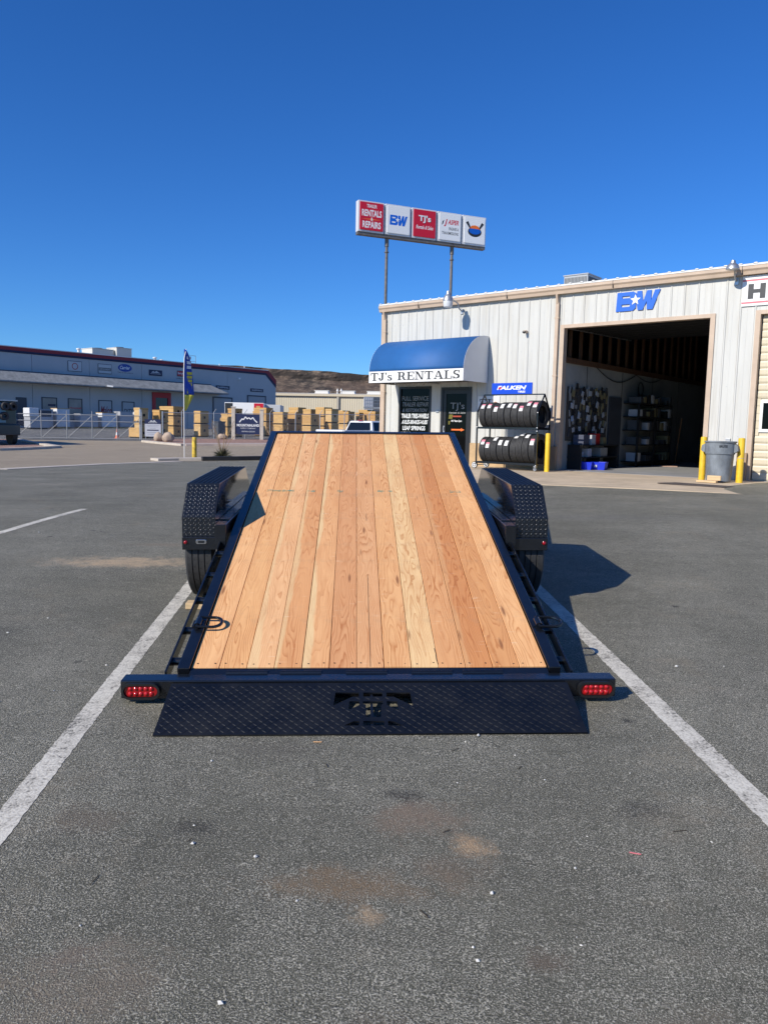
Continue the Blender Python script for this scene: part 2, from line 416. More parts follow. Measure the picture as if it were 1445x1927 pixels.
def curve_mesh(polys, depth):
    """closed outlines (holes as further outlines) filled and given thickness, lying in XY"""
    cu = bpy.data.curves.new('outline', 'CURVE'); cu.dimensions = '2D'; cu.fill_mode = 'BOTH'; cu.extrude = depth/2
    for p in polys:
        sp = cu.splines.new('POLY'); sp.points.add(len(p)-1)
        for i, (x, y) in enumerate(p): sp.points[i].co = (x, y, 0, 1)
        sp.use_cyclic_u = True
    return curve_to_mesh(cu)
def curve_to_mesh(cu):
    o = bpy.data.objects.new('outline', cu); sc.collection.objects.link(o)
    dg = bpy.context.evaluated_depsgraph_get(); dg.update()
    me = bpy.data.meshes.new_from_object(o.evaluated_get(dg))
    bpy.data.objects.remove(o); bpy.data.curves.remove(cu)
    return me
def to_xz(me, y):
    """turn an XY mesh upright: faces -Y, its front at y"""
    zs = [v.co.z for v in me.vertices] or [0]
    top = max(zs)
    me.transform(Matrix(((1,0,0,0),(0,0,-1,y+top),(0,1,0,0),(0,0,0,1)))); return me
def text_mesh(s, rect, y, bold=0.0, shear=0.0, depth=0.004, keep=False):
    """lettering fitted to rect = (x0, x1, z0, z1), facing -Y with its front at y"""
    cu = bpy.data.curves.new('lettering', 'FONT'); cu.body = s; cu.size = 1.0; cu.offset = bold; cu.shear = shear; cu.extrude = 0.01; cu.resolution_u = 3
    me = curve_to_mesh(cu)
    if not me.vertices: return me
    xs = [v.co.x for v in me.vertices]; ys = [v.co.y for v in me.vertices]
    x0, x1, z0, z1 = rect
    sx = (x1-x0)/max(1e-6, max(xs)-min(xs)); sy = (z1-z0)/max(1e-6, max(ys)-min(ys))
    me.transform(Matrix(((sx,0,0,x0-min(xs)*sx),(0,sy,0,z0-min(ys)*sy),(0,0,depth/0.02,0),(0,0,0,1))))
    return to_xz(me, y)
def lettering(s, rect, y, m, parent, bold=0.0, shear=0.0, depth=0.004, name='lettering'):
    me = text_mesh(s, rect, y, bold, shear, depth); me.materials.clear(); me.materials.append(m)
    return link(name, me, parent)
def shape(polys, y, m, parent, name='emblem', depth=0.004):
    me = to_xz(curve_mesh(polys, depth), y); me.materials.clear(); me.materials.append(m)
    return link(name, me, parent)
def rrect(x0, x1, y0, y1, r, n=5):
    pts = []
    for cx, cy, a0 in ((x1-r,y0+r,-90),(x1-r,y1-r,0),(x0+r,y1-r,90),(x0+r,y0+r,180)):
        for i in range(n+1):
            a = R(a0+90*i/n); pts.append((cx+r*math.cos(a), cy+r*math.sin(a)))
    return pts
def ellipse(cx, cy, rx, ry, n=28): return [(cx+rx*math.cos(2*math.pi*i/n), cy+ry*math.sin(2*math.pi*i/n)) for i in range(n)]
def star(cx, cy, r, k=0.42):
    return [(cx+(r if i%2==0 else r*k)*math.sin(math.pi*i/5), cy+(r if i%2==0 else r*k)*math.cos(math.pi*i/5)) for i in range(10)]

# ---------------------------------------------------------------- ground
TY = [6.5,10,14,17,20,30,40,50,56,80,120,400,4000]
TZ = [.266,.36,.36,.30,.2,.05,.08,.35,.5,1.0,1.2,1.5,1.5]
def interp(y):
    if y <= TY[0]: return TZ[0] + .0409*(y-TY[0])
    for i in range(len(TY)-1):
        if y <= TY[i+1]: return TZ[i] + (TZ[i+1]-TZ[i])*(y-TY[i])/(TY[i+1]-TY[i])
    return TZ[-1]
def zg(X, Y):
    p = .0409*max(Y,-15) + .0109*max(-30,min(30,X))
    if Y <= 6.5: return p
    g = (interp(Y-1)+interp(Y)+interp(Y+1))/3
    q = g + (.02*min(X,9) if X > 0 else .0109*max(X,-12))
    t = min(1,(Y-6.5)/5.5); t = t*t*(3-2*t)
    return p*(1-t) + q*t
XS = [-3000,-1000,-300,-120,-60,-40,-30,-24,-18,-15,-12,-9.5,-8,-6,-4,-2,0,2,4,6,8,9,10,12,16,24,40,80,200,1000,3000]
YS = [-60,-15,-8,0,3,5,6.5,7,7.5,8,8.5,9,9.5,10,10.5,11,11.5,12,13,14,15,16,17,18,19,20,21,23,25,27,29,30,31,33,36,39,40,41,43,46,49,50,51,53,55,56,57,59,62,66,70,75,79,80,81,86,95,105,119,121,160,250,399,410,700,1200,2500,5000]
def sheet(name, poly, off, m, parent=None):
    bm = bmesh.new()
    bm.faces.new([bm.verts.new((x, y, 0)) for x, y in poly])
    x0, x1 = min(p[0] for p in poly), max(p[0] for p in poly); y0, y1 = min(p[1] for p in poly), max(p[1] for p in poly)
    for X in XS:
        if x0 < X < x1: bmesh.ops.bisect_plane(bm, geom=bm.verts[:]+bm.edges[:]+bm.faces[:], plane_co=(X,0,0), plane_no=(1,0,0))
    for Y in YS:
        if y0 < Y < y1: bmesh.ops.bisect_plane(bm, geom=bm.verts[:]+bm.edges[:]+bm.faces[:], plane_co=(0,Y,0), plane_no=(0,1,0))
    for v in bm.verts: v.co.z = zg(v.co.x, v.co.y) + off
    bmesh.ops.recalc_face_normals(bm, faces=bm.faces)
    if sum(f.normal.z for f in bm.faces) < 0: bmesh.ops.reverse_faces(bm, faces=bm.faces)
    me = bpy.data.meshes.new(name); bm.to_mesh(me); bm.free(); me.materials.append(m)
    return struct(link(name, me, parent))
M_dirt = pmat('desert_ground', (0.30, 0.21, 0.14), 0.95, var=0.3, vscale=0.05)
sheet('ground', [(-3000,-60),(3000,-60),(3000,5000),(-3000,5000)], -0.06, M_dirt)
sheet('parking_lot', [(-60,-30),(40,-30),(40,70),(-2,36),(-4.7,32.8),(-7.4,31.3),(-8.2,30.9),(-9.95,27.4),(-10.6,24.5),(-11.1,22.1),(-12.5,15),(-60,-6)], 0.0, M_asphalt)
sheet('street', [(-60,-6),(-12.5,15),(-11.1,22.1),(-10.6,24.5),(-9.95,27.4),(-8.2,30.9),(-7.4,31.3),(-4.7,32.8),(-2,36),(12,48),(12,54),(-4.2,49.3),(-10.7,47.5),(-12.3,46.9),(-15.7,50.2),(-16.2,51.8),(-24,50),(-21,46),(-17.9,42.2),(-19.2,38.4),(-60,20)], 0.004, M_street)
sheet('yard', [(-60,44),(-24,50),(-16.2,51.8),(-15.6,55.9),(0,60.6),(20,66),(20,110),(-120,110),(-120,44)], 0.004, M_yard)
sheet('gravel_bed', [(-60,22),(-19.4,38.7),(-18.2,42.0),(-21.2,45.6),(-24.2,49.6),(-60,43)], 0.05, M_gravel)
sheet('gravel_bed', [(-15.5,50.6),(-12.4,47.3),(-10.7,47.9),(-4.2,49.7),(12,54.4),(20,66),(0,60.4),(-15.4,55.7),(-16.0,52)], 0.05, M_gravel)
def kerb(name, pts, w, h, m, cap=0.0, drop=0.06):
    mb = MB()
    L = []; Rr = []
    for i, p in enumerate(pts):
        a = Vector(pts[max(0,i-1)]); b = Vector(pts[min(len(pts)-1,i+1)]); d = (b-a).normalized(); n = Vector((-d.y, d.x))
        L.append(Vector(p)+n*w/2); Rr.append(Vector(p)-n*w/2)
    vs = []
    for l, r in zip(L, Rr):
        zl, zr = zg(*l), zg(*r)
        vs += [(l.x,l.y,zl-drop),(l.x,l.y,zl+h),(r.x,r.y,zr+h),(r.x,r.y,zr-drop)]
    fs = []
    for i in range(len(pts)-1):
        for k in range(4): fs.append((i*4+k, i*4+(k+1)%4, i*4+4+(k+1)%4, i*4+4+k))
    fs += [(0,1,2,3), tuple((len(pts)-1)*4+k for k in (3,2,1,0))]
    return struct(mb.add(vs, fs).build(name, m))
def dens(pts, n=6):
    out = []
    for a, b in zip(pts, pts[1:]):
        out += [(a[0]+(b[0]-a[0])*i/n, a[1]+(b[1]-a[1])*i/n) for i in range(n)]
    return out + [pts[-1]]
kerb('kerb', dens([(-60,21),(-19.2,38.4),(-17.9,42.2)]), 0.35, 0.13, M_kerb)
kerb('kerb', dens([(-17.9,42.2),(-21,45.8),(-24,49.7)]), 0.35, 0.13, M_kerb)
kerb('kerb', dens([(-15.8,50.4),(-14.1,48.5),(-12.3,46.9)]), 0.3, 0.13, M_kerb)
kerb('pavement', dens([(-12.3,47.2),(-10.7,47.9),(-7.2,48.8),(-4.2,49.6),(12,54.4)]), 1.3, 0.12, pmat('pavement_concrete', (0.44, 0.36, 0.31), 0.85, var=0.15, vscale=2))
kerb('gutter_strip', dens([(-11.1,22.1),(-10.6,24.5),(-9.95,27.4),(-8.3,30.85)]), 0.55, 0.012, M_kerb)
kerb('kerb_end', dens([(-9.35,31.2),(-8.6,31.75),(-7.5,32.15)],4), 0.9, 0.10, M_kerb)
M_blackkerb = pmat('black_painted_kerb', (0.02, 0.02, 0.022), 0.6, var=0.4, vscale=5)
kerb('painted_kerb', dens([(-7.5,31.55),(-6.15,32.2),(-4.7,33.1),(-2,36),(1,38.6)]), 0.3, 0.17, M_blackkerb)

# painted parking lines
SD = Vector((-0.0609, 0.998, 0)).normalized()    # along the bay
def stripe(a, b, w):
    a, b = Vector(a), Vector(b); d = (b-a).normalized(); n = Vector((-d.y, d.x))*w/2
    N = max(2, int((b-a).length/0.02)); mb = MB(); vs = []
    for i in range(N+1):
        p = a+(b-a)*i/N
        for q in (p+n*random.uniform(.93,1.06), p-n*random.uniform(.93,1.06)): vs.append((q.x, q.y, zg(q.x,q.y)+0.0015))
    mb.add(vs, [(2*i, 2*i+1, 2*i+3, 2*i+2) for i in range(N)])
    o = mb.build('parking_stripe', M_line, fix=False); return struct(o)
stripe((-1.270+.15, 2.46-2.457), (-1.270-.223, 2.46+3.66), 0.098)
stripe((1.385+.15, 2.6-2.457), (1.385-.208, 2.6+3.42), 0.102)
stripe((-4.03, 7.70), (-3.90, 9.95), 0.10)
stripe((-4.45, 0.6), (-4.03, 7.70), 0.10)

# loose grit, twigs and plastic scraps on the asphalt
mb = MB()
for k in range(190):
    y = 1.2 + 9*random.random()**1.9; x = (random.random()-0.5)*(1.4+y*1.25)
    r = random.choice((0.0025,0.003,0.004,0.004,0.005,0.0065,0.0085)); z = zg(x,y)
    n = len(mb.v); T = Matrix.Translation((x,y,z+r*0.5)) @ Matrix.Rotation(random.random()*6,4,'Z')
    a, b, c = r*random.uniform(.8,1.6), r*random.uniform(.7,1.1), r*random.uniform(.6,.9)
    mb.add([(a,0,0),(-a,0,0.1*r),(0,b,0),(0,-b,0),(0.1*r,0,c),(0,0,-c)], [(0,2,4),(2,1,4),(1,3,4),(3,0,4),(2,0,5),(1,2,5),(3,1,5),(0,3,5)], 0, T)
stuff(mb.build('loose_pebbles', M_pebble))
mb = MB()
for x, y, a, L in ((-0.85,2.15,1.4,0.05),(-0.62,2.38,0.9,0.02),(0.15,2.02,2.2,0.04),(0.22,2.45,0.5,0.03),(1.0,2.47,0.1,0.05),(0.55,2.9,1.0,0.03),(0.3,3.05,0.7,0.04),(-0.2,2.9,2.0,0.03)):
    z = zg(x,y)+0.003; mb.tube((x,y,z),(x+L*math.cos(a),y+L*math.sin(a),z+0.002),0.0014,5)
stuff(mb.build('twigs', M_stick))
for (x, y, a, m, lab) in ((0.83,2.34,-0.35,M_pink,'thin pink plastic strip lying on the asphalt near the right parking line'),(-0.26,3.12,-0.05,pmat('yellow_pink_plastic',(0.8,0.45,0.2),0.4),'thin yellow and pink plastic strip at the lower edge of the ramp')):
    o = MB().bar((-0.018,0,0),(0.018,0,0.001),0.004,0.002).build('plastic_strip', m, loc=(x,y,zg(x,y)+0.003), rot=(0,0,a)); tag(o, lab, 'plastic strip')

# ================================================================ TRAILER
TX = Vector((0.99915431, 0.03918066, 0.01247151)); TYv = Vector((-0.03965525, 0.99839622, 0.04040354)); TN = Vector((-0.01086847, -0.04086378, 0.99910561))
trailer = thing('tilt_trailer', 'black tilt deck trailer with bright fir board deck and tread plate ramp', 'trailer', (-0.029, 3.192, 0.1302))
trailer.rotation_euler = Matrix(((TX.x,TYv.x,TN.x),(TX.y,TYv.y,TN.y),(TX.z,TYv.z,TN.z))).to_euler()
TM = Matrix(((TX.x,TYv.x,TN.x,-0.029),(TX.y,TYv.y,TN.y,3.192),(TX.z,TYv.z,TN.z,0.1302),(0,0,0,1)))
AL = math.atan(0.22)                       # tilt of the deck
DLOC, DROT = (0, 0.5, 0.13), (AL, 0, 0)
LEN = 4.355
# boards
NB = 13; BW_ = 1.752/NB
bm_ = MB().box(-BW_/2+.0014, BW_/2-.0014, 0, LEN-.004, -.038, 0)
bme = bm_.mesh('deck_board', M_wood)
tints = [(.92,.52,.235),(.86,.47,.20),(.90,.52,.25),(.78,.39,.165),(.84,.45,.20),(.74,.37,.165),(.80,.43,.20),(.86,.47,.205),(.90,.60,.29),(.80,.41,.175),(.68,.29,.105),(.76,.37,.145),(.92,.51,.225)]
SAP = [0,0,.7,.8,1,0,0,0,.35,0,.3,0,0]
for i in range(NB):
    x = (i-6)*BW_ + random.uniform(-.0005,.0005)
    dz = random.uniform(-.0022, .0012)
    o = link('deck_board', bme, trailer, Vector(DLOC)+Vector((x, -math.sin(AL)*dz, math.cos(AL)*dz)), (AL, 0, random.uniform(-.0003,.0003)), bevel=0.0022)
    o.color = (*tints[i], SAP[i])
# split running up the middle board
box_ = MB()
pts = [(0.002,0.0),(0.0035,0.3),(0.001,0.6),(0.003,0.85),(0.002,1.05)]
for (x0,s0),(x1,s1) in zip(pts,pts[1:]): box_.bar((x0-.003,s0,0.0),(x1-.003,s1,0.0),0.0017,0.0012)
pts = [(0.335,0.02),(0.331,0.07),(0.334,0.12),(0.330,0.17)]
for (x0,s0),(x1,s1) in zip(pts,pts[1:]): box_.bar((x0,s0,0.0),(x1,s1,0.0),0.0022,0.0012)
pts = [(0.003,1.95),(0.004,2.1)]
for (x0,s0),(x1,s1) in zip(pts,pts[1:]): box_.bar((x0,s0,0.0),(x1,s1,0.0),0.0018,0.0012)
stuff(box_.build('wood_split', M_screw, trailer, loc=DLOC, rot=DROT))
mb = MB()
for i in range(NB):
    for dx in (-.042, .040):
        for s in (.028, 2.1, 4.30):
            x = (i-6)*BW_+dx+random.uniform(-.006,.006); ss = s+random.uniform(-.006,.008)
            k = 1.0 if s < .1 else .55
            mb.lathe([(0.0045*k,0.0006),(0.0030*k,0.0015),(0.0,0.0008)], 'z', (x,ss,0.0), 8)
stuff(mb.build('deck_screw', M_screw, trailer, loc=DLOC, rot=DROT))
def chalk_mat():
    s = NT('teal_chalk'); P = s.tc.outputs['Object']
    s.b.inputs['Base Color'].default_value = (0.20, 0.40, 0.30, 1); s.b.inputs['Roughness'].default_value = 0.9
    mp = s.n('ShaderNodeMapping'); mp.inputs['Scale'].default_value = (14, 70, 1); s.l(P, mp.inputs[0])
    f = s.noise(mp.outputs[0], 1.0, 4, 0.7)
    s.l(s.ramp(f, [(0.46, G1(0)), (0.66, G1(0.75))]), s.b.inputs['Alpha']); return s.m
M_chalk = chalk_mat()
for x, w in ((-.735,.11),(-.62,.10),(-.43,.06),(-.20,.05),(.13,.06),(.20,.04),(.73,.09)):
    mb = MB(); n = 6
    top = [(x-w/2+w*i/n, 2.60+random.uniform(.012,.030)) for i in range(n+1)]; bot = [(x+w/2-w*i/n, 2.60-random.uniform(.012,.030)) for i in range(n+1)]
    mb.prism(top+bot, 'z', 0.0013, 0.0018); mb.build('chalk_mark', M_chalk, trailer, loc=DLOC, rot=DROT)
# tilting deck frame
for sg in (-1, 1):
    mb = MB()
    mb.box(*sorted((sg*.8785, sg*.9385)), -.03, LEN+.055, -.105, .013)
    mb.build('side_rail', M_black, trailer, loc=DLOC, rot=DROT, bevel=.004)
    mb = MB(); mb.box(*sorted((sg*.992, sg*1.003)), -.02, 1.66, -.075, -.012)
    mb.build('rub_rail', M_black, trailer, loc=DLOC, rot=DROT, bevel=.002)
    for s in (.12, .43, .78, 1.12, 1.45):
        MB().tube((sg*.9385,s,-.043),(sg*.992,s,-.043),.021,14).build('pipe_spool', M_black, trailer, loc=DLOC, rot=DROT, smooth=True)
    for s in (2.1, 2.6, 3.1, 3.6, 4.1):
        MB().box(*sorted((sg*.9387, sg*.952)), s-.03, s+.03, -.095, -.02).build('stake_pocket', M_black, trailer, loc=DLOC, rot=DROT)
MB().box(-.878,.878, LEN, LEN+.055, -.105, .013).build('front_rail', M_black, trailer, loc=DLOC, rot=DROT, bevel=.004)
MB().box(-.878,.878, -.062, -.003, -.075, -.004).build('rear_rail', M_black, trailer, loc=DLOC, rot=DROT, bevel=.004)
for s in [.45*k+.3 for k in range(10)]:
    MB().box(-.877,.877, s-.025, s+.025, -.10, -.0385).build('cross_member', M_black, trailer, loc=DLOC, rot=DROT)
# D-rings: one lying in over the boards, one lying outward
def dring(x, flip):
    mb = MB(); s0 = .40; w = .052; L = .125
    dx = (lambda a: x + (a if not flip else -a))
    pts = [(dx(0), s0-w, .028)] + [(dx(L-.05+.05*math.cos(R(a))), s0+w*math.sin(R(a)), .026) for a in range(-90, 91, 15)] + [(dx(0), s0+w, .028)]
    mb.path(pts, .0085, 8, closed=True)
    r = mb.build('tie_ring', M_black, trailer, loc=DLOC, rot=DROT, smooth=True)
    c = MB(); c.tube((x, s0-.035, .022),(x, s0+.035, .022), .019, 14); c.box(x-.03, x+.03, s0-.034, s0+.034, .011, .020)
    c.build('ring_clip', M_black, r, smooth=True)
dring(-.915, False); dring(.918, False)
# rear bumper, hinge line and ramp
MB().box(-1.18,1.18,.365,.455,.024,.113).build('rear_bumper', M_black, trailer, bevel=.005)
for x in (-.60,-.34,-.02,.30,.55):
    MB().tube((x-.1,.462,.112),(x+.1,.462,.112),.013,12).build('hinge_barrel', M_black, trailer, smooth=True)
RL = math.hypot(.352, .094); RA = math.atan2(.094, .352)
cut = [[(-.167,.291),(-.058,.290),(-.058,.259),(-.088,.259),(-.174,.195)],[(-.038,.290),(.051,.289),(.050,.259),(-.038,.260)],[(.070,.289),(.180,.289),(.188,.189),(.103,.257),(.069,.259)],
 [(-.102,.225),(-.056,.225),(-.056,.197),(-.106,.163)],[(-.040,.224),(.051,.224),(.051,.205),(.043,.199),(.040,.112),(-.027,.112),(-.026,.2),(-.040,.206)],[(.069,.224),(.116,.223),(.120,.161),(.068,.199)],
 [(-.124,.056),(-.082,.085),(-.057,.085),(-.058,.055)],[(-.040,.085),(.053,.084),(.052,.054),(-.040,.055)],[(.070,.084),(.090,.084),(.136,.053),(.069,.054)]]
outer = [(-.938,0.0),(.938,0.0),(.938,RL),(-.938,RL)]
ramp_me = curve_mesh([outer]+cut, .007); ramp_me.materials.clear(); ramp_me.materials.append(M_ramp)
RLOC, RROT = (0, .0, .006), (RA, 0, 0)
ramp = link('ramp', ramp_me, trailer, RLOC, RROT)
def inpoly(p, poly):
    c = False; j = len(poly)-1
    for i in range(len(poly)):
        a, b = poly[i], poly[j]
        if (a[1] > p[1]) != (b[1] > p[1]) and p[0] < (b[0]-a[0])*(p[1]-a[1])/(b[1]-a[1])+a[0]: c = not c
        j = i
    return c
def lug(mb, o, a, b, nrm, ang, L, W, H):
    """one raised bar of tread plate"""
    d = a*math.cos(ang)+b*math.sin(ang); e = nrm.cross(d)
    mb.add([o-d*L/2, o-d*L*.12-e*W/2, o+d*L*.12-e*W/2, o+d*L/2, o+d*L*.12+e*W/2, o-d*L*.12+e*W/2, o-d*L*.24+nrm*H, o+d*L*.24+nrm*H],
           [(0,1,6),(1,2,7,6),(2,3,7),(3,4,7),(4,5,6,7),(5,0,6)])
mb = MB(); px_, py_ = .0225, .0225
ex, ey, ez = Vector((1,0,0)), Vector((0,1,0)), Vector((0,0,1))
for i in range(int(1.86/px_)):
    for j in range(int((RL-.012)/py_)):
        p = (-.93+px_*(i+.5), .010+py_*(j+.5))
        if any(inpoly((p[0]+dx, p[1]+dy), c) for c in cut for dx in (-.009,.009) for dy in (-.007,.007)): continue
        lug(mb, Vector((p[0],p[1],.0036)), ex, ey, ez, R(42) if (i+j)%2 else R(138), .027, .0070, .0016)
stuff(mb.build('tread_bars', M_ramp, ramp, smooth=True))
for x in (-.55, .0, .55): MB().bar((x,.05,-.016),(x,RL-.03,-.016),.012,.022).build('ramp_rib', M_black, ramp)
# tail lights
def stadium(hw, hh, n=10):
    pts = []
    for i in range(n+1): a = R(-90+180*i/n); pts.append((hw-hh+hh*math.cos(a), hh*math.sin(a)))
    for i in range(n+1): a = R(90+180*i/n); pts.append((-hw+hh+hh*math.cos(a), hh*math.sin(a)))
    return pts
for sg in (-1, 1):
    cx = sg*1.082; L = (cx, .365, .066)
    bz = link('tail_light', to_xz(curve_mesh([stadium(.090,.040), stadium(.079,.029)], .024), -.022), trailer, L); bz.data.materials.clear(); bz.data.materials.append(M_bezel)
    bz['label'] = 'oval red tail light in a black rubber surround'
    bv = bz.modifiers.new('bevel','BEVEL'); bv.width = .005; bv.segments = 3
    ln = MB().prism(stadium(.078,.028), 'y', -.013, -.001).build('lens', M_lens, bz, bevel=.002)
    led = MB()
    for i in range(5):
        for z in (-.0125, .0125):
            led.lathe([(.0112,0),(.0095,-.0035),(.0055,-.006),(0,-.007)], 'y', ((i-2)*.0245,-.0132,z), 12)
    led.build('led_lens', M_led, bz, smooth=True)
# fenders, one per side, boxed in with tread plate over the top and both ends
TP = [(2.10,.485),(2.10,.62),(2.30,.83),(3.60,.83),(3.86,.62),(3.86,.47)]
for sg in (-1, 1):
    xi, xo = sg*1.035, sg*1.262
    f = MB()
    inner = [(y+0.00, z-.0) for y, z in TP]
    # cover sheet
    for (a, b) in zip(TP, TP[1:]):
        d = Vector((b[0]-a[0], b[1]-a[1])).normalized(); n = Vector((-d.y, d.x))
        vs = []
        for p in (a, b):
            for x in (xi, xo): vs += [(x, p[0], p[1]), (x, p[0]-n.x*.004, p[1]-n.y*.004)]
        f.add(vs, [(0,2,6,4),(1,5,7,3),(0,4,5,1),(2,3,7,6),(0,1,3,2),(4,6,7,5)])
    fe = f.build('fender', M_tread, trailer)
    t = MB()
    for (a, b) in zip(TP, TP[1:]):
        A, B = Vector((0,*a)), Vector((0,*b)); d = (B-A).normalized(); n = Vector((0,-d.z,d.y)); Ln = (B-A).length; pp = .033
        for i in range(max(1,int(Ln/(pp*.5)))):
            s = pp*.5*(i+.5)
            if s > Ln-.008: continue
            for k in range(7):
                x = min(xi,xo)+.016+pp*(k+(.0 if i%2 else .5))
                if x > max(xi,xo)-.010: continue
                lug(t, A+d*s+Vector((x,0,0))+n*.0004, ex, d, n, R(48) if i%2 else R(132), .027, .0085, .0046)
    stuff(t.build('tread_bars', M_tread, fe, smooth=True, sharp=False))
    sk = [(y,z) for y,z in TP]
    side = [(2.106,.43),(2.106,.618),(2.303,.826),(3.597,.826),(3.854,.618),(3.854,.43)]
    MB().prism(side, 'x', *sorted((xi, xi+sg*.004))).build('fender_inner_skirt', M_fender, fe)
    arch = [(2.106,.43),(2.106,.618),(2.303,.826),(3.597,.826),(3.854,.618),(3.854,.43)]
    MB().prism(arch, 'x', *sorted((xo-sg*.006, xo-sg*.002))).build('fender_outer_skirt', M_fender, fe)
    # frame ledge the fender is welded to
    MB().box(*sorted((sg*.958, sg*1.034)), 2.06, 3.92, .40, .575).build('main_beam', M_black, trailer, bevel=.004)
    MB().box(*sorted((sg*.965, sg*1.03)), 2.25, 3.7, .5755, .583).build('step_strip', M_black, fe)
    lb = MB().box(*sorted((xi, xo)), 2.085, 2.16, .395, .484).build('light_bar', M_black, fe, bevel=.004)
    # marker light and plate lamp on the bar
    mk = MB().lathe([(.013,0),(.012,-.008),(.006,-.013),(0,-.014)], 'y', (xo-sg*.025,2.085,.448), 14).build('marker_light', M_lens, fe, smooth=True)
    if sg < 0:
        c = MB(); c.prism(rrect(-.037,.037,-.016,.016,.012), 'y', -.006, 0); c.build('plate_lamp', M_chrome, fe, loc=(sg*1.13,2.085,.452), bevel=.002)
        c = MB(); c.prism(rrect(-.022,.022,-.008,.007,.006), 'y', -.008, 0); c.build('plate_lamp_lens', M_bezel, fe, loc=(sg*1.13,2.0845,.452))
    # wheels
    for wy in (2.46, 3.29):
        prof = [(.20,-.082),(.27,-.096),(.318,-.098),(.335,-.088)]
        for k in range(4):
            x0 = -.085+k*.0425
            prof += [(.341,x0+.003),(.341,x0+.0355),(.332,x0+.0365),(.332,x0+.0415)] if k < 3 else [(.341,x0+.003),(.341,x0+.042)]
        prof += [(.335,.088),(.318,.098),(.27,.096),(.20,.082)]
        w = MB().lathe(prof, 'x', (sg*1.158,wy,.336), 40, closed=False).build('wheel', M_rubber, trailer, smooth=True)
        MB().lathe([(.202,-.078),(.19,-.05),(.16,.02),(.07,.035),(.045,.06),(.03,.075),(0,.075)] if sg > 0 else [(.202,.078),(.19,.05),(.16,-.02),(.07,-.035),(.045,-.06),(.03,-.075),(0,-.075)], 'x', (sg*1.158,wy,.336), 24).build('rim', M_rim, w, smooth=True)
        # sipes: short dark notches on the ribs facing back
        sp = MB()
        for k in range(4):
            for a in range(0,360,9):
                t_ = R(a+k*2.3); x = sg*1.158-.064+k*.0425; 
                p = Vector((x-.0162, wy+.3417*math.cos(t_), .336+.3417*math.sin(t_))); q = Vector((x-.004, wy+.3417*math.cos(t_+.012), .336+.3417*math.sin(t_+.012)))
                sp.bar(p, q, .0022, .0014, upv=(0,math.cos(t_),math.sin(t_)))
        stuff(sp.build('tread_sipes', M_bezel, w))
for wy in (2.46, 3.29): MB().tube((-1.04,wy,.336),(1.04,wy,.336),.035,10).build('axle', M_black, trailer)
MB().tube((-.955,2.72,.47),(.955,2.72,.47),.03,12).build('pivot_tube', M_black, trailer)
for wy in (3.35, 3.86): MB().box(-.957,.957,wy-.05,wy+.05,.40,.50).build('frame_cross_tube', M_black, trailer)
for sg in (-1,1): MB().bar((sg*.80,3.9,.46),(sg*.06,6.05,.46),.06,.11).build('tongue_beam', M_black, trailer)
MB().box(-.05,.05,6.0,6.28,.43,.50).build('coupler', M_black, trailer, bevel=.01)
MB().tube((0,5.8,.02),(0,5.8,.95),.032,12).build('tongue_jack', M_black, trailer)
MB().tube((0,4.1,.44),(0,4.55,.88),.04,12).build('tilt_cylinder', M_black, trailer)
# timber chocks behind the wheels
for x0, x1, y, lab in ((-1.23,-.93,2.03,'pale timber block on the asphalt behind the left trailer tyre'), (1.03,1.22,2.06,'pale timber block in the shadow behind the right trailer tyre')):
    p = TM @ Vector(((x0+x1)/2, y, 0)); w = (x1-x0)/2
    o = MB().box(-w,w,-.045,.045,0,.042).build('wood_chock', M_chock, None, loc=(p.x,p.y,zg(p.x,p.y)), rot=(R(2.3),0,R(2.2)), bevel=.003)
    tag(o, lab, 'wood chock', 'timber wheel chocks')

# ================================================================ REPAIR SHOP
TH = R(-39.37)
O = Vector((-0.129, 23.529, 0.48)); UU = Vector((math.cos(TH), math.sin(TH), 0)); NN = Vector((math.sin(TH), -math.cos(TH), 0))   # NN points out of the front wall
def fp(u, o, z): return O + UU*u + NN*o + Vector((0,0,z))
M_panel = pmat('white_metal_siding', (0.56, 0.555, 0.52), 0.45, var=0.07, vscale=1.3, stretch=(3,3,.5), bump=0.05, bscale=6)
def siding_mat(m):
    nt = m.node_tree; b = nt.nodes['Principled BSDF']; src = b.inputs['Base Color'].links[0].from_socket
    tc = nt.nodes.new('ShaderNodeTexCoord'); ge = nt.nodes.new('ShaderNodeNewGeometry'); mp = nt.nodes.new('ShaderNodeMapping'); mp.inputs['Scale'].default_value = (9, 9, 0.55)
    nt.links.new(ge.outputs['Position'], mp.inputs[0])
    n = nt.nodes.new('ShaderNodeTexNoise'); n.inputs['Scale'].default_value = 1.0; n.inputs['Detail'].default_value = 5; nt.links.new(mp.outputs[0], n.inputs['Vector'])
    r = nt.nodes.new('ShaderNodeValToRGB'); r.color_ramp.elements[0].position = .52; r.color_ramp.elements[0].color = (0,0,0,1); r.color_ramp.elements[1].position = .75; r.color_ramp.elements[1].color = (.45,.45,.45,1)
    nt.links.new(n.outputs['Fac'], r.inputs[0])
    mx = nt.nodes.new('ShaderNodeMix'); mx.data_type = 'RGBA'; nt.links.new(r.outputs[0], mx.inputs[0]); nt.links.new(src, mx.inputs[6]); mx.inputs[7].default_value = (0.40, 0.36, 0.29, 1)
    nt.links.new(mx.outputs[2], b.inputs['Base Color'])
siding_mat(M_panel)
M_tan = pmat('tan_trim', (0.52, 0.40, 0.30), 0.5, var=0.12, vscale=3)
M_base = pmat('tan_base_board', (0.50, 0.34, 0.18), 0.7, var=0.2, vscale=4)
M_bronze = pmat('dark_bronze_frame', (0.018, 0.017, 0.018), 0.35)
